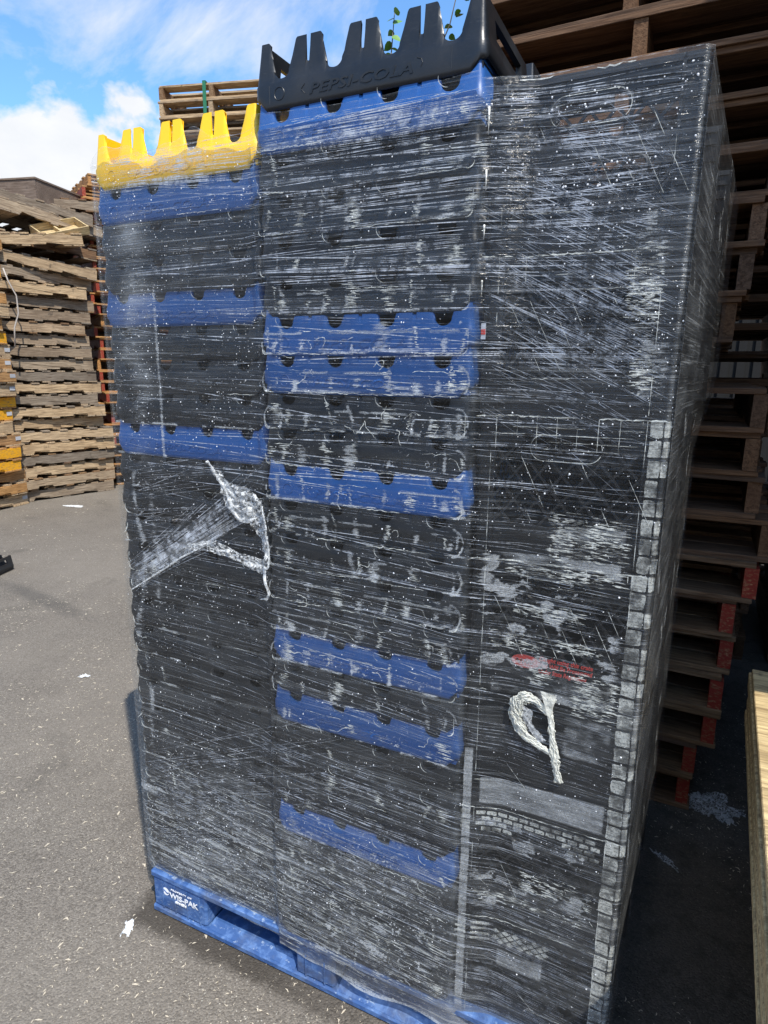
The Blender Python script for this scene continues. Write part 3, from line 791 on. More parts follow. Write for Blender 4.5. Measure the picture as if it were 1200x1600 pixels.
# red sticker on the fifth crate
e5 = mc[4]
sx0, sz = .082, 0
zc = 1.998-5*MHT
bm = bmesh.new(); bmesh.ops.create_circle(bm, cap_ends=True, segments=32, radius=.027)
bmesh.ops.scale(bm, vec=(1, .5, 1), verts=bm.verts); bmesh.ops.transform(bm, matrix=Matrix.Rotation(R(90), 4, 'X'), verts=bm.verts)
st = mesh_obj('sticker', bm_mesh(bm, 'sticker'), REDPRINT, e5, (1.024-RX, -.0012, .997-zc), label='red oval sticker with a dark handwritten-looking word')
bm = bmesh.new(); tube(bm, [(-.017+.034*t/24, -.0008, .0045*math.sin(t*1.15)+.001*math.sin(t*2.7)) for t in range(25)], .0008, 4); mesh_obj('sticker_script', bm_mesh(bm, 'script'), DARKIN, st)
for k, (t, w) in enumerate((('Caught using this crate', .098), ('You Will Be Prosecuted', .098), ('Under State Regulations', .088))):
    me = fit_x(text_mesh(t, .0125, .15, .0002, 1., .0003), w); mesh_obj('printed_text', me, REDPRINT, e5, (1.050-RX, -.0008, 1.004-zc-k*.0125))

# ---------------------------------------------------------------- stretch wrap
WR = empty('stretch_wrap', (.6, .5, .08), label='torn clear stretch film wound round the stacked crates, wet with droplets', cat='plastic wrap')
def sm(a, b_, x): t = np.clip((x-a)/(b_-a), 0, 1); return t*t*(3-2*t)
def film_y(X, Z):
    """depth of the film's front face"""
    y = np.full_like(X, -.0065)
    y = y + .0175*(1-sm(.432, .449, X))
    right = sm(.905, .925, X); y = y+right*(.0055+.021*sm(.92, 1.0, X))
    y = y + .003*np.sin(Z*83.2+.6)*sm(.44, .47, X)*(1-right)          # follows the crate bands a little
    y = y + (vnoise(X*7, Z*11, 5, 3)-.5)*.006 - .002
    # rounds the outer corners
    y = y + .006*sm(-.002, -.0215, X) + .010*sm(1.226, 1.240, X)
    # pulled in under the load
    y = y + .006*sm(.17, .11, Z)-.010*sm(.11, .06, Z)*sm(.8, .95, X)
    return y
fy = lambda x, z: float(film_y(np.array([x]), np.array([z]))[0])
FX0, FX1 = -.0215, 1.238
nx, nz = 500, 770
gx = np.linspace(0, 1, nx); gz = np.linspace(0, 1, nz)
U, Vv = np.meshgrid(gx, gz)
XX = FX0+(FX1-FX0)*U
top = 1.998+.010*np.sin(XX*9)-.012*sm(.0, .44, XX)*(1-sm(.44, .46, XX))+.012*(1-sm(.0, .25, XX))*1.
top = np.where(XX < .445, 2.000+.014*np.sin(XX*28)+.006*np.sin(XX*71), np.where(XX < .9, 2.012-.010*np.sin((XX-.445)*6.9), 2.000))
top = 1.0*top
bot = np.interp(XX, [-.03, .06, .22, .47, .67, .81, .98, 1.25], [.139, .128, .113, .092, .068, .078, .085, .06])+.004*np.sin(XX*33)
ZZ = bot+(top-bot)*Vv
YY = film_y(XX, ZZ)
# --- condensation, haze and crease direction painted as the film's own state
cond = np.zeros_like(XX); haze = np.full_like(XX, .17); ang = np.full_like(XX, .5)
n1 = vnoise(XX*55, ZZ*55, 21, 5); n2 = vnoise(XX*18, ZZ*30, 22, 4); n3 = vnoise(XX*140, ZZ*60, 23, 3); n4 = vnoise(XX*8, ZZ*8, 24, 3)
n5 = vnoise(XX*26, ZZ*120, 25, 4)
def put(mask, amt=1.): 
    global cond
    cond = np.maximum(cond, np.clip(mask, 0, 1)*amt)
fog = np.zeros_like(XX)
def putf(mask, amt=1.):
    global fog
    fog = np.maximum(fog, np.clip(mask, 0, 1)*amt)
def rect(x0, x1, z0, z1, s=.003): return sm(x0-s, x0+s, XX)*(1-sm(x1-s, x1+s, XX))*sm(z0-s, z0+s, ZZ)*(1-sm(z1-s, z1+s, ZZ))
# middle stack: smears at the ribs of each crate and beads along each lip
for k in range(1, 26):
    zb = max(.139, MTOP-k*CP); r = np.random.default_rng(100+k)
    wet = .55 if k < 3 else (.8 if k < 6 else (1. if k < 18 else .55))
    lip = np.exp(-((ZZ-zb-.006)/.0035)**2)*rect(.452, .905, zb-.02, zb+.03)*sm(.46, .60, n2+.12*(r.random()-.3))
    put(lip*.8*wet, .8)
    lip2 = np.exp(-((ZZ-zb-.043)/.003)**2)*rect(.46, .895, zb, zb+.07)*sm(.52, .62, vnoise(XX*14, ZZ*3+k*5, 30+k, 3))
    put(lip2*wet, .9)
    for xr in (.478, .497, .548, .605, .662, .672, .735, .79, .842, .866, .886):
        if r.random() < (.55 if k < 18 else .30):
            w = r.uniform(.003, .010)*(2.4 if r.random() < .22 else 1); h0 = zb+r.uniform(.0, .015); h1 = zb+r.uniform(.026, .062)
            m_ = np.exp(-((XX-xr-r.normal(0, .009)-.004*(n2-.5)*4)/w)**2)*rect(.45, .905, h0, h1, .004)
            put(m_*(.22+1.0*n5+.5*(n1-.5))*wet*.8)
    if k in (6, 8, 9, 10, 11, 13, 15, 16, 17): # thin outlined pools
        pool = vnoise(XX*34, ZZ*44, 60+k, 3); edge = np.exp(-((pool-.56)/.010)**2)*rect(.455, .90, zb+.002, zb+.05, .006)
        put(edge*sm(.45, .6, n4+.05), .85)
# corner curls of the middle crates
for k in range(6, 17):
    zb = MTOP-k*CP
    d = np.hypot((XX-.880)/1., (ZZ-(zb+.030))/1.4); put(np.exp(-((d-.019)/.0022)**2)*(XX > .878)*sm(.4, .55, n2), .9)
    d = np.hypot((XX-.468), (ZZ-(zb+.026))/1.4); put(np.exp(-((d-.015)/.002)**2)*(XX < .47)*sm(.4, .55, n1), .85)
# left stack: a wet column near its outer corner
band = np.exp(-((XX-(.09+.025*(n4-.5)*4))/.045)**2)*sm(1.22, 1.50, ZZ)*(1-sm(1.80, 1.92, ZZ)); haze += .75*band*(.4+n2); put(band*(.12+.75*n2+.4*(n1-.5)), .8)
put(np.exp(-((XX-.150)/.006)**2)*rect(.1, .2, 1.33, 1.72, .02)*(.4+.8*n5), .8)
put(np.exp(-((XX-.045-.02*(n4-.5)*4)/.013)**2)*sm(.45, .6, ZZ)*(1-sm(1.25, 1.4, ZZ))*(.0+1.05*n2+.6*(n1-.5)), .92)
for k in range(25):
    zb = LTOP-k*.0746
    if zb < 1.3: put(np.exp(-((np.hypot(XX-.045, (ZZ-zb-.02))-.022)/.003)**2)*(ZZ < zb+.012)*sm(.45, .58, vnoise(XX*20, ZZ*12+k, 8, 2)), .8)
    put(np.exp(-((ZZ-zb-.005)/.0028)**2)*rect(.0, .16+.25*(k in (7, 16)), zb-.02, zb+.02)*sm(.48, .6, n2)*(zb < 1.45), .9)
put(np.exp(-((XX-.10)/.014)**2)*sm(.9, 1.0, ZZ)*(1-sm(1.22, 1.3, ZZ))*(.1+.9*n5), .8)
# lower left: long shredded water marks running with the wrap
sw = (ZZ+.10*XX); diag = vnoise((XX+.3*ZZ)*9, sw*150, 71, 4); low_m = sm(.62, .30, ZZ+.05*XX)*(1-sm(.86, .93, XX))
put(sm(.60, .70, diag)*low_m*sm(.38, .55, n4+.08)*1.0, .95)
dots = vnoise(XX*120, sw*210, 72, 2); put(sm(.70, .76, dots)*sm(.9, .3, ZZ)*(1-sm(.88, .93, XX)), .9)
# right stack -------------------------------------------------
CELLS = []
rc = np.random.default_rng(300)
def cell(x0, x1, z0, z1, rc, j=.0016):
    m_ = 1 if x1-x0 < .05 else int((x1-x0)/.03)
    P_ = []
    nj = lambda: rc.normal(0, j*.5)
    c = min((x1-x0), (z1-z0))*.08
    CELLS.append([(x0+nj(), z0+c), (x0+c, z0+nj()), ((x0+x1)/2, z0+nj()), (x1-c, z0+nj()), (x1+nj(), z0+c), (x1+nj(), (z0+z1)/2), (x1+nj(), z1-c), (x1-c, z1+nj()), ((x0+x1)/2, z1+nj()*.6), (x0+c, z1+nj()), (x0+nj(), z1-c), (x0+nj(), (z0+z1)/2)])
def zc_(k): return 1.998-(k+1)*MHT
for k in range(7):
    zb = zc_(k); ztp = zb+MHT
    if k >= 2:                                  # outer corner post cells
        rc = np.random.default_rng(300+k)
        for c_ in range(8):
            z0 = zb+MHT*c_/8+.0025; z1 = zb+MHT*(c_+1)/8-.0025; xl = RX+MC-(.034 if k > 2 else .027)
            cell(xl, RX+MC-.0085, z0, z1, rc)
            if rc.random() < .85: cell(RX+MC-.0060, RX+MC+.003, z0+.001, z1-.001, rc)
    if k >= 4:                                  # inner corner post
        putf(rect(RX+.008, RX+.026, zb, ztp, .0015)*(.3+.9*n5)*(1. if k != 4 else (ZZ < .80)), .8)
    if k == 5:
        for rr in range(4):
            z1 = ztp-.012-.0125*rr; z0 = z1-.0085
            for cc in range(-1, 13):
                x0 = RX+.037+cc*.0215+(.0107 if rr % 2 else 0); x1 = x0+.0175
                cxh = (RX+MC/2); inhandle = abs((x0+x1)/2-cxh) < .064-.004*rr and rr >= 2
                if x0 > RX+.034 and x1 < RX+MC-.034 and not inhandle: cell(x0, x1, z0, z1, rc, .0012)
            cell(RX+.007, RX+.025, z0, z1, rc, .0012)
    if k == 4:                                  # fogged lower band of the sticker crate
        putf(rect(RX+.040, RX+MC-.040, zb+.006, zb+.066, .002)*(.58+.35*n5), .72)
        putf(rect(RX+.190, RX+MC-.038, zb+.150, zb+.236, .010)*(.12+1.15*vnoise(XX*22, ZZ*26, 81, 4)), .7)
    if k == 6:
        for rr in range(4):
            z1 = ztp-.018-.0135*rr; cell(RX+.036, RX+.075, z1-.0065, z1, rc, .0014); cell(RX+.004, RX+.026, z1-.0065, z1, rc, .0014)
        for ia in range(11):
            for ib in range(4):
                xq, zq = RX+.088+ia*.0105, ztp-.034-ib*.0085-(ia % 2)*.0
                if (ia+ib) % 2 == 0: CELLS.append([(xq-.0085, zq), (xq, zq-.0068), (xq+.0085, zq), (xq, zq+.0068)])
        putf(rect(RX+.09, RX+.19, ztp-.092-.03, ztp-.078, .004)*(.25+.8*n2), .8)
    if k in (2, 3):
        putf(rect(RX+.15, RX+.275, zb+.012, zb+.075, .006)*(.15+.85*n2+.25*(n3-.5))*(1 if k == 2 else .9), .62)
        putf(rect(RX+.05, RX+.27, zb-.010, zb+.012, .003)*(.15+.95*n2), .85)
# blotches on the right stack
bl = vnoise(XX*20, ZZ*30, 91, 5)
put(sm(.56, .64, bl)*rect(.93, 1.19, .98, 1.22, .02)*sm(.4, .5, n4+.05), .7)
put(sm(.60, .66, bl)*rect(.93, 1.19, .42, .66, .03), .6)
put(rect(1.150, 1.205, 1.60, 1.76, .012)*(.25+.8*n2), .6); put(rect(1.175, 1.222, 1.50, 1.60, .01)*(.2+.9*n2), .7); put(rect(1.165, 1.185, 1.75, 1.80, .004)*.7, .6)
# haze: more layers of film lower down
haze += .22*sm(1.25, .6, ZZ)+.12*sm(.75, .25, ZZ)+.2*sm(1.92, 1.96, ZZ)*(XX < .44)+.10*(n4-.5)*2
haze += .22*sm(.20, .10, ZZ)*1.
haze += .06*rect(.90, 1.24, 1.45, 2.0, .05)+.06*rect(.44, .91, 1.66, 1.95, .03)+.10*rect(.0, .44, 1.66, 1.93, .04)
haze = haze*(1-.30*rect(.45, .905, 1.2, 1.66, .03))*(1-.5*rect(.015, .44, 1.36, 1.47, .02))*(1-.35*rect(.45, .90, 1.40, 1.64, .015))
ang += .5*rect(.86, 1.25, 1.44, 1.90, .08)-.5*sm(.62, .40, ZZ)*(1-sm(.6, .95, XX))*sm(.14, .2, ZZ)
haze += .75*sm(.80, .95, XX)*sm(.17, .12, ZZ); put(sm(.82, .98, XX)*sm(.165, .125, ZZ)*(.35+.6*n5), .8)
haze += .05*(XX < .44)*(ZZ > 1.3)
# rope-like gathered bottom edge and rolled top edge
put(sm(.016, .004, ZZ-bot)*(.45+.6*n5), .85); put(sm(.004, .0, top-ZZ)*(.35+.8*n2), .8)
haze += .5*np.exp(-((XX-1.229)/.004)**2)+.25*np.exp(-((XX-.908)/.006)**2)
V = np.stack([XX, YY, ZZ], -1).reshape(-1, 3)-np.array([.6, .5, .08]); q = (np.arange(nz-1)[:, None]*nx+np.arange(nx-1)[None]).ravel()
# a torn hole in the left column: drop the film quads there
hole = ((XX-.385)/.062)**2+((ZZ-1.162)/.036)**2
hv = (hole < 0).ravel()
Fq = np.stack([q, q+1, q+nx+1, q+nx], -1)
Fq = Fq[~(hv[Fq].all(axis=1))]
me = np_mesh('film_front', V, Fq, FILM, True)
ca = me.color_attributes.new('wet', 'FLOAT_COLOR', 'POINT')
ca.data.foreach_set('color', np.stack([cond, np.clip(haze, 0, 1.2), np.clip(ang, 0, 1), np.clip(fog, 0, 1)], -1).astype(np.float32).ravel())
mesh_obj('film_front', me, None, WR)
# side and back faces
def side_film(name, pts, z0, z1, mat, hz, taut=False):
    pts = np.array(pts); L = np.concatenate([[0], np.cumsum(np.hypot(*np.diff(pts, axis=0).T))]); nn, mm = 90, 200
    s = np.linspace(0, L[-1], nn); x = np.interp(s, L, pts[:, 0]); y = np.interp(s, L, pts[:, 1])
    S, Zs = np.meshgrid(s, np.linspace(z0, z1, mm)); Xs = np.broadcast_to(x, S.shape).copy(); Ys = np.broadcast_to(y, S.shape)
    if taut:
        Xs = 1.237+(S/L[-1])*(.050+.034*sm(1.3, 1.55, Zs)); Zs = Zs+0.
    w = (vnoise(S*5, Zs*8, 40, 3)-.5)*.007*(1 if taut else .5)-(0 if taut else .0028*np.abs(np.sin(Zs*42.1))); Xs = Xs+w*np.clip(S*8, 0, 1)
    Vs = np.stack([Xs, Ys, Zs], -1).reshape(-1, 3)-np.array([.6, .5, .08]); q = (np.arange(mm-1)[:, None]*nn+np.arange(nn-1)[None]).ravel()
    m_ = np_mesh(name, Vs, np.stack([q, q+1, q+nn+1, q+nn], -1), mat, True)
    ca = m_.color_attributes.new('wet', 'FLOAT_COLOR', 'POINT')
    b1 = vnoise(S*4, Zs*3, 41, 4); cc = sm(.60, .8, vnoise((S+Zs*.5)*26, Zs*9, 42, 4))*.75
    ca.data.foreach_set('color', np.stack([cc, np.full_like(cc, hz)*(1+.7*(1-sm(.28, .36, S))*taut)+.5*(b1-.5), np.full_like(cc, .5), np.zeros_like(cc)], -1).astype(np.float32).ravel())  # lit strip next to the front corner put in as extra haze
    mesh_obj(name, m_, None, WR)
side_film('film_side', [(1.247, .018), (1.318, 1.03)], .13, 1.998, FILMSIDE, .36, True)
side_film('film_side', [(-.0215, .022), (-.023, .2), (-.0215, .5), (-.023, .99)], .139, 1.96, FILMSIDE, .40)
# creases as fine raised ribs of film
def ribbons(name, specs, mat, parent=WR, off=.0012):
    Vs, Fs = [], []
    for (x0, z0, a, L, w, curv, dy) in specs:
        n_ = max(3, int(L/.05)+2); t = np.linspace(0, 1, n_); ca_, sa_ = math.cos(a), math.sin(a)
        x = x0+L*t*ca_; z = z0+L*t*sa_+curv*np.sin(t*math.pi)
        y = film_y(x, z)-off-dy
        ww = w*np.sin(np.clip(t*math.pi, .12, math.pi-.12))**.5
        o = len(Vs)
        for i in range(n_):
            Vs.append((x[i]-.6, y[i]-.5, z[i]-ww[i]/2-.08)); Vs.append((x[i]-.6, y[i]-.5-w*.25, z[i]+ww[i]/2-.08))
        for i in range(n_-1): Fs.append((o+2*i, o+2*i+2, o+2*i+3, o+2*i+1))
    m_ = np_mesh(name, Vs, Fs, mat); o = mesh_obj(name, m_, None, parent, kind='stuff'); return o
def polylines(name, lines, mat, parent=WR, off=.0014):
    Vs, Fs = [], []
    for pts, w in lines:
        P_ = np.array(pts, float); t_ = np.gradient(P_, axis=0); t_ /= np.maximum(np.linalg.norm(t_, axis=1, keepdims=True), 1e-9)
        nn_ = np.stack([-t_[:, 1], t_[:, 0]], -1); ww = (w if hasattr(w, '__len__') else np.full(len(P_), w))
        y = film_y(P_[:, 0], P_[:, 1])-off; o = len(Vs)
        for i in range(len(P_)):
            for sg in (-.5, .5): Vs.append((P_[i, 0]+nn_[i, 0]*ww[i]*sg-.6, y[i]-.5, P_[i, 1]+nn_[i, 1]*ww[i]*sg-.08))
        for i in range(len(P_)-1): Fs.append((o+2*i, o+2*i+2, o+2*i+3, o+2*i+1))
    return mesh_obj(name, np_mesh(name, Vs, Fs, mat), None, parent, kind='stuff')
def fog_mat(name, lo, hi, sc_=260.):
    m, b = new_mat(name); oc = b.n('ShaderNodeTexCoord').outputs['Object']
    n1_ = b.noise(oc, sc_, 3, .7); n2_ = b.noise(oc, 30., 4, .6); n3_ = b.noise(b.map(oc, (30, 1, 260)), 1., 3, .6)
    a_ = b.math('MULTIPLY', b.math('MULTIPLY', b.mrange(n1_, .3, .6, lo, hi), b.mrange(n2_, .40, .56, .2, 1.)), b.mrange(n3_, .36, .5, .55, 1.))
    p = b.n('ShaderNodeBsdfPrincipled', i_Base_Color=(.64, .66, .62, 1), i_Roughness=.5); t = b.n('ShaderNodeBsdfTransparent')
    mx = b.n('ShaderNodeMixShader', i_0=a_); b.link(t.outputs[0], mx.inputs[1]); b.link(p.outputs[0], mx.inputs[2])
    return finish(m, b, mx.outputs[0])
FOGM = fog_mat('condensed_fog', .18, .64); MARKM = fog_mat('water_mark', .35, 1.0, 320.)
# fogged cells between the ribs of the milk crates
bm = bmesh.new()
for P_ in CELLS:
    bm.faces.new([bm.verts.new((x-.6, fy(x, z)-.0010-.5, z-.08)) for x, z in P_])
bmesh.ops.triangulate(bm, faces=bm.faces[:])
mesh_obj('condensation_cells', bm_mesh(bm, 'condensation_cells'), FOGM, WR, kind='stuff')
marks = []
rm = random.Random(77)
def walk(x, z, n_, st, a, w):
    P_ = [(x, z)]
    for _ in range(n_):
        a += rm.gauss(0, .45); x += math.cos(a)*st; z += math.sin(a)*st*.8; P_.append((x, z))
    marks.append((P_, [w*rm.uniform(.4, 1.3) for _ in P_]))
def line_along(x0, z0, x1, z1, w, cover=.6, j=.0008):
    x = x0
    L_ = math.hypot(x1-x0, z1-z0); t = 0.
    while t < 1:
        dt = rm.uniform(.01, .09)/L_
        if rm.random() < cover:
            k_ = max(2, int(dt*L_/.006)); P_ = [(x0+(x1-x0)*min(1, t+dt*q/k_), z0+(z1-z0)*min(1, t+dt*q/k_)+rm.gauss(0, j)) for q in range(k_+1)]
            marks.append((P_, [w*rm.uniform(.35, 1.4)*(1 if 0 < q < k_ else .3) for q in range(k_+1)]))
        t += dt
def arc(cx, cz, r, a0, a1, w):
    k_ = 7; marks.append(([(cx+r*math.cos(R(a0+(a1-a0)*q/k_)), cz+r*math.sin(R(a0+(a1-a0)*q/k_))) for q in range(k_+1)], [w*(.3+.9*math.sin(math.pi*q/k_)) for q in range(k_+1)]))
def ladder(x, z0, z1, wd, dens=1.):
    z = z0; xo = 0
    while z < z1:
        z += rm.uniform(.0012, .0034)/dens; xo += rm.gauss(0, .0012)
        if rm.random() < .82:
            L_ = wd*rm.uniform(.35, 1.25); xa = x+xo-L_/2+rm.gauss(0, wd*.12)
            marks.append(([(xa, z), (xa+L_*.5, z+rm.gauss(0, .0004)), (xa+L_, z-.0006)], [.0005, rm.uniform(.0009, .0024), .0005]))
for k in range(1, 26):
    zb = max(.139, MTOP-k*CP); x0, x1 = MX+.012, MX+CW-.012
    cov = .5 if k < 6 else (.72 if k < 17 else .18)
    line_along(x0+.01, zb+.0035, x1-.01, zb+.0035, .0016, cov*.8)
    if rm.random() < .7: line_along(x0+.02, zb+.047, x1-.02, zb+.047, .0012, cov*.55)
    if cov > .3:
        arc(x0+.008, zb+.013, .0105, 175, 280, .0016); 
        if rm.random() < .8: arc(x1-.008, zb+.013, .0105, -100, 5, .0018); line_along(x1+.002, zb+.014, x1+.002, zb+.045, .0014, .7)
    for vc in (-.168, -.056, .056, .168):
        if rm.random() < .62: arc(MX+CW/2+vc, zb+.0715, .0165, 172, 172+rm.uniform(60, 110), .0012)
    for xr in (.478, .500, .548, .612, .665, .735, .792, .845, .868, .888):
        p_ = .52 if k < 18 else .22
        if rm.random() < p_: ladder(xr+rm.gauss(0, .008), zb+rm.uniform(.004, .016), zb+rm.uniform(.028, .060), rm.choice((.006, .008, .012, .02, .026)), rm.uniform(.7, 1.2))
    if 6 <= k <= 17:
        for _ in range(rm.randint(2, 5)): walk(rm.uniform(.47, .88), zb+rm.uniform(.01, .05), rm.randint(5, 16), .0042, rm.uniform(-.5, .5), .0016)
for k in range(1, 25):
    zb = LTOP-k*.0746
    for vc in (-.168, -.056, .056, .168):
        if rm.random() < .4: arc(-.010+CW/2+vc*.985, zb+.0715, .016, 172, 172+rm.uniform(50, 100), .0010)
    line_along(.0, zb+.003, .44, zb+.003, .0011, .16 if zb < 1.9 else .4)
    if zb < 1.2:
        arc(.022, zb+.018, .014, 150, 290, .0024); 
        if rm.random() < .7: walk(.012, zb+.05, rm.randint(4, 9), .005, -1.4, .003)
        if rm.random() < .6: ladder(rm.uniform(.04, .11), zb+.005, zb+rm.uniform(.02, .05), rm.choice((.01, .016)))
# milk crates: rims, ribs and lattice that the film touches
for k in range(7):
    zb = 1.998-(k+1)*MHT; zt_ = zb+MHT
    line_along(RX+.004, zt_-.004, RX+MC-.004, zt_-.004, .0022, .75 if k else .3)
    line_along(RX+.03, zb+.061, RX+MC-.03, zb+.061, .0010, .3)
    for x in (RX+.0325, RX+MC-.0325): line_along(x, zb+.004, x, zt_-.004, .0010, .5)
    if k in (0, 1, 2, 3):
        for q in range(1, 5):
            z = zt_-.010-.0125*q; line_along(RX+.036, z, RX+MC-.036, z, .0009, .62 if k == 2 else .22, .0003)
        for q in range(8):
            x = RX+.040+q*.0345
            if k == 2 or rm.random() < .3: line_along(x, zt_-.062, x, zt_-.006, .0009, .7, .0002)
        if k in (0, 2):
            for q in range(0, 360, 24):
                if rm.random() < .75:
                    a0, a1 = R(q), R(q+24); ff = lambda a: (RX+MC/2+(.038 if math.cos(a) > 0 else -.038)+.023*math.cos(a), zt_-.058+.023*math.sin(a)); marks.append(([ff(a0), ff((a0+a1)/2), ff(a1)], .0012))
        for q in range(7):
            x = RX+.05+q*.034; line_along(x, zt_-.075, x+.058, zb+.075, .0009, .38, .0002)
    else:
        for q in range(5): x = RX+.04+q*.05; line_along(x, zb+rm.uniform(.07, .14), x+.04, zb+.06, .0008, .3, .0002)
# blotchy condensation patches as clusters of dashes
for (x0, x1, z0, z1, nn_) in ((1.055, 1.185, 1.20, 1.300, 300), (.985, 1.19, 1.165, 1.20, 150), (1.00, 1.12, 1.085, 1.12, 90), (.955, 1.06, 1.02, 1.06, 90), (1.08, 1.16, 1.03, 1.055, 60), (1.115, 1.19, .905, 1.0, 220), (1.03, 1.07, .955, .99, 40), (1.04, 1.18, .49, .545, 120), (.95, 1.17, .445, .475, 100), (1.170, 1.20, 1.50, 1.58, 70), (1.15, 1.2, 1.60, 1.74, 120)):
    for _ in range(nn_):
        x = rm.uniform(x0, x1); z = z0+(z1-z0)*rm.betavariate(2, 2); L_ = rm.uniform(.003, .022)
        marks.append(([(x-L_/2, z), (x, z+rm.gauss(0, .0005)), (x+L_/2, z-.0006)], [.0004, rm.uniform(.0008, .0026), .0004]))
# shredded water streaks sweeping along the bottom
for _ in range(850):
    x = rm.uniform(.0, .90); z = rm.uniform(.11, .50)*rm.uniform(.55, 1)+.04-.05*x*0
    if z < .12: continue
    L_ = rm.expovariate(38)+.006; a = R(rm.gauss(-5.5, 2)); L_ = min(L_, .12)
    marks.append(([(x, z), (x+L_*.5*math.cos(a), z+L_*.5*math.sin(a)+rm.gauss(0, .0006)), (x+L_*math.cos(a), z+L_*math.sin(a))], [.0005, rm.uniform(.0006, .0022), .0004]))
marks = [(P_, w) for P_, w in marks if max(p[0] for p in P_) < 1.232]
polylines('water_marks', marks, MARKM)
sp = []
def clipped(x, z, a, L):
    dx, dz = math.cos(a), math.sin(a)
    if x < -.015: L -= (-.015-x)/dx; z += (-.015-x)/dx*dz; x = -.015
    if x+L*dx > 1.231: L = (1.231-x)/dx
    for lim, sgn in ((1.99, 1), (.15, -1)):
        e_ = z+L*dz
        if sgn*(e_-lim) > 0 and abs(dz) > 1e-4: L = max(0, (lim-z)/dz)
    return (x, z, L) if L > .02 and .14 < z < 1.992 else None
def add(x, z, a, L, w, curv=0., dy=0.):
    c = clipped(x, z, R(a), L)
    if c: sp.append((c[0], c[1], R(a), c[2], w, curv, dy))
r = random.Random(5)
for _ in range(950):                        # general wrap lines
    z = r.uniform(.16, 1.98); x = r.uniform(-.15, 1.15)
    a = r.gauss(-2.2 if z > .9 else -5.0, 1.6)
    if z > 1.75: a = r.gauss(-.4, 1.6)
    if 1.2 < z < 1.64 and x < .9 and r.random() < .55: continue
    if x > .75 and z > 1.3 and r.random() < .5: continue
    add(x, z, a, min(1.2, r.expovariate(2.6)+.06), r.uniform(.00025, .0007)*(2. if r.random() < .08 else 1), r.uniform(-.006, .006))
for _ in range(90):
    add(r.uniform(.43, .7), r.uniform(1.93, 1.995) if r.random() < .6 else r.uniform(1.70, 1.93), r.gauss(.3, 1.2), r.uniform(.2, .5), r.uniform(.0006, .0013), r.uniform(-.003, .003))
for _ in range(200):                         # fan on the upper right
    x = r.uniform(.88, 1.08); z = r.uniform(1.46, 1.92)
    a = r.choice((-28, -24, -32, -20, -12))+r.gauss(0, 2.5); add(x, z, a, r.uniform(.05, .24), r.uniform(.0003, .0008))
for x0, z0, L in ((.985, 1.965, .16), (1.0, 1.96, .17), (.955, 1.90, .2), (.99, 1.86, .2), (1.03, 1.90, .2), (1.06, 1.93, .19), (1.09, 1.95, .17), (.945, 1.84, .16), (1.00, 1.655, .2), (1.03, 1.66, .2), (.96, 1.64, .18), (1.06, 1.655, .18), (1.10, 1.66, .13)):
    for d in (0, .003): add(x0+d, z0, -45+r.gauss(0, 1.5), L*r.uniform(.7, 1), .0007)   # stretched double scratches
for _ in range(80):                          # long taut folds crossing the whole front
    z = r.uniform(.3, 1.97); x = r.uniform(-.01, .5); add(x, z, r.gauss(-1.5 if z > 1.2 else -4, 2.2), r.uniform(.4, 1.2), r.uniform(.0011, .0021), r.uniform(-.01, .01))
for _ in range(46):                          # bright crossing diagonals
    x = r.uniform(.92, 1.08); z = r.uniform(1.58, 1.88); add(x, z, r.gauss(-27, 4), r.uniform(.12, .26), r.uniform(.0009, .0018), r.uniform(-.006, .003))
for _ in range(40):
    add(r.uniform(.90, 1.0), r.uniform(1.75, 1.99), r.gauss(-1.5, 2.5), r.uniform(.2, .33), r.uniform(.0008, .0018), r.uniform(-.008, .004))
for _ in range(60):                          # taut bright lines at the right corner
    x = r.uniform(1.0, 1.12); z = r.uniform(1.60, 1.74); add(x, z, r.gauss(-26, 3), r.uniform(.08, .18), r.uniform(.0006, .0012))
for _ in range(110):                         # gathered film over the yellow crate
    add(r.uniform(-.01, .2), r.uniform(1.92, 1.99), r.gauss(-1, 2.5), r.uniform(.1, .42), r.uniform(.0005, .0011), r.uniform(-.006, .003))
for _ in range(70):                          # fan rising from the lower left corner
    z = r.uniform(.14, .52); add(-.01, z, r.choice((24, 20, 16, 22, 12))+r.gauss(0, 1.5), r.uniform(.15, .95), r.uniform(.0004, .0009))
for _ in range(520):                         # dense sweep along the bottom
    x = r.uniform(-.1, 1.1); z = r.uniform(.12, .50)+.0; add(x, z, r.gauss(-5.5, 1.5), min(.8, r.expovariate(4)+.05), r.uniform(.0003, .001))
for _ in range(90):
    x = r.uniform(.0, .05); z = r.uniform(.99, 1.06); add(x, z, r.uniform(27, 39), r.uniform(.3, .48), r.uniform(.0005, .0012), r.uniform(-.006, .002))
for _ in range(26):
    add(.01+r.uniform(0, .03), r.uniform(1.10, 1.32), r.gauss(10, 6), r.uniform(.2, .33), r.uniform(.0004, .0009), dy=.001)
ribbons('film_crease', sp, STRAND)
# water droplets
def droplets(n_, seed):
    r_ = np.random.default_rng(seed); xs, zs, rs = [], [], []
    def dens(x, z):
        d = .30
        if x < .44: d = 1. if z > 1.35 else .5
        elif x < .905: d = .22
        else: d = .8 if z > 1.2 else .4
        if z < .45 and x < .9: d += .3
        return d
    while len(xs) < n_:
        x, z = r_.uniform(-.01, 1.235), r_.uniform(.17, 1.985)
        cl_ = .12+1.9*float(vnoise(np.array([x*9]), np.array([z*9]), 12, 2)[0])**2*2
        if r_.random() < dens(x, z)*cl_*.6: xs.append(x); zs.append(z); rs.append(.00042+r_.exponential(.00030))
    return np.array(xs), np.array(zs), np.minimum(np.array(rs), .0019)
xs, zs, rs = droplets(5000, 9)
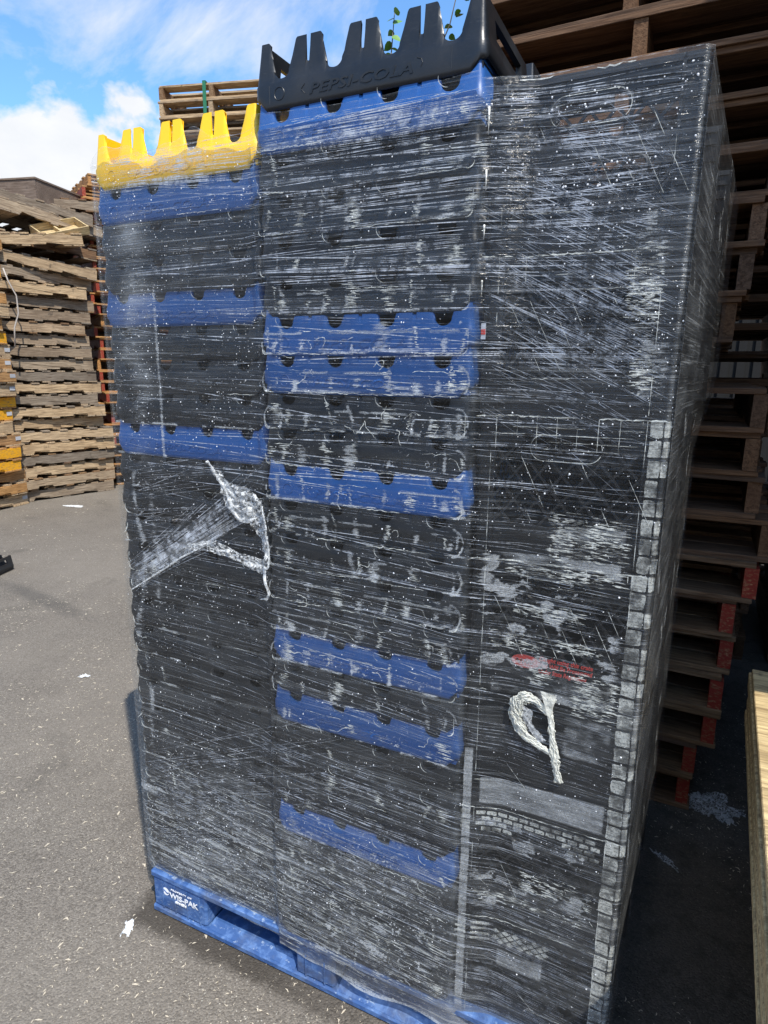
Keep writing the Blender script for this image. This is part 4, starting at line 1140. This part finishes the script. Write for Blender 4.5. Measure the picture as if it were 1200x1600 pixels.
# rows of bigger hanging drops under the top edge
for z0, x0, x1, nn_ in ((1.965, .93, 1.22, 16), (1.945, 1.0, 1.20, 12), (1.86, .93, 1.2, 20), (1.83, 1.0, 1.15, 14)):
    q_ = rng.uniform(x0, x1, nn_); xs = np.append(xs, q_); zs = np.append(zs, z0+rng.normal(0, .004, nn_)); rs = np.append(rs, rng.uniform(.0009, .0019, nn_))
ys = film_y(xs, zs)-.0004
th = np.linspace(0, 2*np.pi, 7)[:-1]; P0 = []
for rad, h in ((1., 0.), (.7, .5)): P0 += [(rad*np.cos(t), -h, rad*np.sin(t)*1.15) for t in th]
P0.append((0, -.68, 0)); P0 = np.array(P0)
F0 = []
for k_ in range(6):
    a_, b_ = k_, (k_+1) % 6; F0 += [(a_, b_, b_+6), (a_, b_+6, a_+6), (a_+6, b_+6, 12)]
F0 = np.array(F0)
Vd = (P0[None]*rs[:, None, None]+np.stack([xs, ys, zs], -1)[:, None]-np.array([.6, .5, .08])).reshape(-1, 3)
Fd = (F0[None]+np.arange(len(xs))[:, None, None]*13).reshape(-1, 3)
o = mesh_obj('water_droplets', np_mesh('droplets', Vd, Fd, DROP, True), None, WR, kind='stuff')

# torn flap: crumpled sheet between boundary curves
def sheet(name, left, right, mat, nn=40, mm=26, amp=.012, dy=.004, seed=3, parent=WR, sag=.0):
    left = np.array(left, float); right = np.array(right, float)
    def cur(P, t):
        L = np.concatenate([[0], np.cumsum(np.linalg.norm(np.diff(P, axis=0), axis=1))]); L /= L[-1]
        return np.stack([np.interp(t, L, P[:, i]) for i in range(P.shape[1])], -1)
    t = np.linspace(0, 1, nn); A, B = cur(left, t), cur(right, t); s = np.linspace(0, 1, mm)
    G = A[:, None]*(1-s)[None, :, None]+B[:, None]*s[None, :, None]
    Xg, Zg = G[..., 0], G[..., 1]
    wob = np.abs(vnoise(Xg*60, Zg*60, seed, 4)-.5)*2
    jx = (vnoise(Xg*50, Zg*50, seed+1, 3)-.5)*.006; jz = (vnoise(Xg*50, Zg*50, seed+2, 3)-.5)*.006
    Yg = film_y(Xg, Zg)-dy-wob*amp-sag*np.sin(s*math.pi)[None]*np.sin(t*math.pi)[:, None]
    Vs = np.stack([Xg+jx, Yg, Zg+jz], -1).reshape(-1, 3)-np.array([.6, .5, .08])
    q = (np.arange(nn-1)[:, None]*mm+np.arange(mm-1)[None]).ravel()
    mesh_obj(name, np_mesh(name, Vs, np.stack([q, q+1, q+mm+1, q+mm], -1), mat, True), None, parent)
sheet('torn_flap', [(.286, 1.336), (.318, 1.285), (.335, 1.235), (.372, 1.206)], [(.290, 1.338), (.345, 1.292), (.405, 1.283), (.447, 1.245)], CRUMPLE, amp=.022, seed=3)
sheet('torn_flap', [(.372, 1.206), (.395, 1.208), (.425, 1.175), (.444, 1.12)], [(.447, 1.245), (.452, 1.215), (.455, 1.18), (.457, 1.12)], CRUMPLE, amp=.016, seed=8)
sheet('torn_flap', [(.200, 1.118), (.286, 1.122), (.36, 1.108), (.425, 1.088)], [(.22, 1.135), (.30, 1.150), (.37, 1.128), (.452, 1.122)], CRUMPLE, amp=.012, seed=13)
sheet('torn_flap', [(.012, .984), (.10, 1.035), (.20, 1.098), (.33, 1.170)], [(.022, 1.03), (.11, 1.085), (.20, 1.140), (.36, 1.215)], FAINT, amp=.006, seed=17, nn=80)
def rope(name, pts, rad, mat, parent=WR, seed=1, seg=14, flatten=.6, frizz=.5):
    P = []; rr = random.Random(seed); n_ = 12; res = []
    for i in range(len(pts)-1):
        p0 = pts[max(i-1, 0)]; p1 = pts[i]; p2 = pts[i+1]; p3 = pts[min(i+2, len(pts)-1)]
        for k_ in range(n_):
            t = k_/n_; f = lambda a, b_, c, d: .5*((2*b_)+(-a+c)*t+(2*a-5*b_+4*c-d)*t*t+(-a+3*b_-3*c+d)*t**3)
            P.append((f(p0[0], p1[0], p2[0], p3[0]), f(p0[1], p1[1], p2[1], p3[1]))); res.append((rad[i]*(1-t)+rad[i+1]*t)*(1+rr.uniform(-.05, .05)*frizz))
    P.append(pts[-1]); res.append(rad[-1])
    bm = bmesh.new()
    tube(bm, [(x-.6, fy(x, z)-.006-q*.5-.5, z-.08) for (x, z), q in zip(P, res)], res, seg, flatten)
    for v in bm.verts: v.co += Vector((rr.uniform(-1, 1), rr.uniform(-1, 1), rr.uniform(-1, 1)))*.0012*frizz
    return mesh_obj(name, bm_mesh(bm, name, True), mat, parent)
rope('film_rope', [(.286, 1.337), (.315, 1.300), (.340, 1.262), (.362, 1.216), (.392, 1.208), (.41, 1.214)], [.0018, .004, .0035, .004, .0055, .003], CRUMPLE, seed=4)
rope('film_rope', [(.443, 1.25), (.452, 1.21), (.458, 1.16), (.457, 1.115), (.44, 1.108), (.448, 1.075), (.456, 1.052), (.446, 1.036), (.418, 1.026)], [.0015, .0022, .0026, .003, .004, .0035, .0038, .003, .001], CRUMPLE, seed=5)
rope('film_rope', [(.016, .985), (.12, 1.050), (.20, 1.100), (.30, 1.150)], [.0015, .002, .002, .001], CRUMPLE, seed=6)
# white knotted tail on the right stack
KN = empty('film_knot', (1.07, .0, .87), label='white knotted loop of twisted film with a hanging tail on the right stack', cat='film knot')
KN.location = (.6, .5, .08)
def bundle(name, pts, rad, n_str, seed, parent, mat, r0=.0011):
    rr = random.Random(seed); bm = bmesh.new(); P = np.array(pts, float); m_ = len(P)
    tt = np.linspace(0, m_-1, m_*7); bx_ = np.interp(tt, range(m_), P[:, 0]); bz_ = np.interp(tt, range(m_), P[:, 1])
    for _ in range(3): bx_[1:-1] = (bx_[:-2]+2*bx_[1:-1]+bx_[2:])/4; bz_[1:-1] = (bz_[:-2]+2*bz_[1:-1]+bz_[2:])/4
    rd = np.interp(tt, range(m_), rad); tx = np.gradient(bx_); tz = np.gradient(bz_); L = np.hypot(tx, tz)+1e-9; nx_, nz_ = -tz/L, tx/L
    for k_ in range(n_str):
        ph = rr.uniform(0, 6.28); fr = rr.uniform(.25, .7); o1 = rr.uniform(.35, 1.); st_ = 0 if rr.random() < .8 else rr.randint(0, len(tt)//3); en = len(tt) if rr.random() < .8 else rr.randint(len(tt)*2//3, len(tt))
        w1 = vnoise(np.arange(len(tt))*.55+k_*9, np.full(len(tt), k_*3.3), seed, 3)-.5
        u = np.sin(ph+fr*tt*2)*o1+w1*1.5; d = np.cos(ph+fr*tt*2)*o1
        pl = [(bx_[i]+nx_[i]*u[i]*rd[i]*.9-.6, fy(bx_[i], bz_[i])-.004-rd[i]*.45*(1+d[i])-.5, bz_[i]+nz_[i]*u[i]*rd[i]*.9-.08) for i in range(st_, en)]
        tube(bm, pl, [r0*rr.uniform(.4, 1.7) for _ in pl], 5, rr.uniform(.5, 1))
    return mesh_obj(name, bm_mesh(bm, name, True), mat, parent)
bundle('knot_loop', [(1.074, .905), (1.050, .928), (1.028, .932), (1.011, .910), (1.014, .880), (1.034, .850), (1.060, .835), (1.086, .824)], [.005, .007, .012, .015, .0125, .009, .008, .005], 46, 7, KN, KNOT)
bundle('knot_tail', [(1.079, .940), (1.076, .915), (1.083, .880), (1.087, .850), (1.094, .822), (1.097, .800), (1.104, .768)], [.012, .005, .0065, .0055, .009, .0075, .009], 38, 8, KN, KNOT)
sheet('knot_tip', [(1.058, .953), (1.070, .925), (1.074, .905)], [(1.090, .948), (1.084, .925), (1.080, .905)], KNOT, nn=10, mm=8, amp=.004, dy=.012, parent=KN, seed=9)
sheet('knot_web', [(1.020, .915), (1.030, .880), (1.060, .842)], [(1.048, .905), (1.045, .880), (1.075, .850)], DIMSCRAP, nn=16, mm=10, amp=.004, dy=.009, parent=KN, seed=10)
# thin whitish film tails hanging down the joint between the stacks
for k_, (z0, z1) in enumerate(((1.955, 1.914), (1.862, 1.83), (1.778, 1.755), (1.69, 1.665))):
    bm = bmesh.new(); x = .917; y = fy(x, z0)-.008
    tube(bm, [(x-.6, y-.5, z0-.08), (x-.599, y-.502, (z0+z1)/2-.08), (x-.600, y-.5, z1-.08)], [.0018, .0011, .0003], 5); mesh_obj('film_tail', bm_mesh(bm, 'film_tail', True), ROPE, WR)
# small red and white tag in the joint
tg = empty('paper_tag', (.916, -.004, 1.594), label='small red and white tag stuck in the joint beside the blue crates', cat='tag')
mesh_obj('tag_sheet', box_mesh('tag_sheet', 0, .0085, 0, .0006, 0, .027), WHITEPRINT, tg); mesh_obj('tag_stripe', box_mesh('tag_stripe', .0005, .008, -.0008, -.0002, .008, .017), REDPRINT, tg)

# ---------------------------------------------------------------- litter, chips, sapling
def scrap(name, x, y, w, h, seed, mat, label, cat='litter', z=.001, amp=.02):
    r_ = np.random.default_rng(seed); nn = 18; u, v = np.meshgrid(np.linspace(-1, 1, nn), np.linspace(-1, 1, nn))
    k_ = 1+.5*(vnoise(u*2+5, v*2+5, seed, 3)-.5)*2; X_ = u*w/2*k_; Y_ = v*h/2*k_; Z_ = z+np.abs(vnoise(u*4+9, v*4+9, seed+1, 3)-.45)*amp
    keep = vnoise(u*1.6+3, v*1.6+8, seed+2, 3)
    V_ = np.stack([X_, Y_, Z_], -1).reshape(-1, 3); q = (np.arange(nn-1)[:, None]*nn+np.arange(nn-1)[None]).ravel(); Fq = np.stack([q, q+1, q+nn+1, q+nn], -1)
    kv = ((u**2+v**2*.9+(keep-.5)*2.2) < .85).ravel(); Fq = Fq[kv[Fq].all(axis=1)]
    o = mesh_obj(name, np_mesh(name, V_, Fq, mat, True), None); o.location = (x, y, 0); o.rotation_euler = (0, 0, r_.uniform(0, 3)); setp(o, label, cat); return o
scrap('plastic_scrap', -.018, -.078, .060, .028, 21, SCRAP, 'torn white plastic scrap on the asphalt beside the blue pallet')
scrap('plastic_scrap', -1.39, .91, .07, .035, 2, SCRAP, 'small white scrap lying alone in the middle of the asphalt')
scrap('plastic_scrap', -4.93, 3.70, .26, .10, 3, SCRAP, 'pale scrap lying at the foot of the weathered stack')
scrap('plastic_scrap', 1.47, 1.22, .22, .16, 4, DIMSCRAP, 'crumpled clear film heap on the shaded ground at the right', amp=.06)
scrap('plastic_scrap', 1.335, .87, .12, .03, 5, DIMSCRAP, 'thin strip of clear film on the shaded ground beside the load', amp=.02)
scrap('plastic_scrap', -3.0, 1.1, .08, .02, 6, SCRAP, 'tiny white scrap near the left edge of the asphalt')
Nc = 42000
rx = rng.random(Nc)**1.0; cx = -6.5+rng.random(Nc)*8.4; cy = -1.0+rng.random(Nc)*6.0
near = rng.random(Nc) < .62; cx[near] = -2.6+rng.random(near.sum())*4.4; cy[near] = -.9+rng.random(near.sum())*3.0
dn = vnoise(cx*1.6+50, cy*1.6+50, 31, 4); keep = dn > .40+.12*rng.random(Nc)
cx, cy = cx[keep], cy[keep]; Nc = len(cx)
L_ = .0009+rng.exponential(.0015, Nc); L_ = np.minimum(L_, .009)*(1+.25*np.clip(-cx, 0, 4)); W_ = L_*rng.uniform(.15, .5, Nc); an = rng.uniform(0, np.pi, Nc)
ca_, sa_ = np.cos(an), np.sin(an); bend = rng.normal(0, .35, Nc)*L_
P = np.zeros((Nc, 6, 3))
for k_, (u, v, zz_) in enumerate(((-1, -.2, 0), (0, -.55, 1), (1, -.15, 0), (1, .2, 0), (0, .5, 1.), (-1, .15, 0))):
    lx = u*L_; ly = v*W_*1.6+(bend if u == 0 else 0)
    P[:, k_, 0] = cx+lx*ca_-ly*sa_; P[:, k_, 1] = cy+lx*sa_+ly*ca_; P[:, k_, 2] = .0015+zz_*.0012
Fc = np.array([(0, 1, 4, 5), (1, 2, 3, 4)])[None]+np.arange(Nc)[:, None, None]*6
mesh_obj('wood_chips', np_mesh('wood_chips', P.reshape(-1, 3), Fc.reshape(-1, 4), CHIP), None, kind='stuff', label='pale wood chips and splinters strewn over the asphalt')
# hanging grey strap on the left stack
SG = empty('hanging_strap', (-5.42, 3.52, 0), label='grey strap end hanging down the side of the weathered left stack', cat='strap')
bm = bmesh.new(); tube(bm, [(0, 0, 2.55), (.03, .02, 2.42), (.05, .08, 2.28), (.04, .09, 2.1), (.02, .04, 1.95), (.02, .02, 1.75)], .008, 6); mesh_obj('strap_end', bm_mesh(bm, 'strap_end', True), GREYSTRAP, SG)
# sapling behind the load
TR = empty('sapling', (-.30, 2.1, 0), label='slender green sapling showing between the fingers of the top black crate', cat='tree')
bm = bmesh.new(); tube(bm, [(0, 0, 0), (.02, .01, 1.2), (-.02, 0, 2.3), (.03, 0, 2.9), (.06, 0, 3.24)], [.018, .014, .009, .005, .002], 6)
tube(bm, [(-.02, 0, 2.3), (.16, -.02, 2.75), (.36, -.03, 3.12), (.42, -.03, 3.35)], [.007, .005, .003, .0015], 5)
mesh_obj('trunk', bm_mesh(bm, 'trunk', True), BARK, TR)
bm = bmesh.new()
out = [(0, 0), (.12, .3), (.35, .42), (.65, .33), (1, 0), (.65, -.33), (.35, -.42), (.12, -.3)]
c0 = [bm.verts.new((x, 0, -.10*x)) for x in (0, .35, .65, 1)]
l_ = [bm.verts.new((x, y, abs(y)*.25-.10*x)) for x, y in out[1:4]]; r_ = [bm.verts.new((x, -y, abs(y)*.25-.10*x)) for x, y in out[1:4]]
bm.faces.new((c0[0], c0[1], l_[1], l_[0])); bm.faces.new((c0[1], c0[2], l_[2], l_[1])); bm.faces.new((c0[2], c0[3], l_[2]))
bm.faces.new((c0[1], c0[0], r_[0], r_[1])); bm.faces.new((c0[2], c0[1], r_[1], r_[2])); bm.faces.new((c0[3], c0[2], r_[2]))
lm = bm_mesh(bm, 'leaf', True); lm.materials.append(LEAF)
rr = random.Random(3)
for (bx_, z0_, z1_, nn_) in ((lambda z: .03+.03*(z-2.9)/.34, 2.86, 3.24, 16), (lambda z: .16+.2*(z-2.75)/.37, 2.8, 3.35, 18)):
    for k_ in range(nn_):
        z = z0_+(z1_-z0_)*k_/(nn_-1); o = bpy.data.objects.new('leaf', lm); C.objects.link(o); o.parent = TR
        o.location = (bx_(z), rr.uniform(-.01, .01), z); s = rr.uniform(.035, .055); o.scale = (s, s, s)
        o.rotation_euler = (rr.uniform(-.8, .8), rr.uniform(-.5, .6), (0 if k_ % 2 else math.pi)+rr.uniform(-.9, .9))
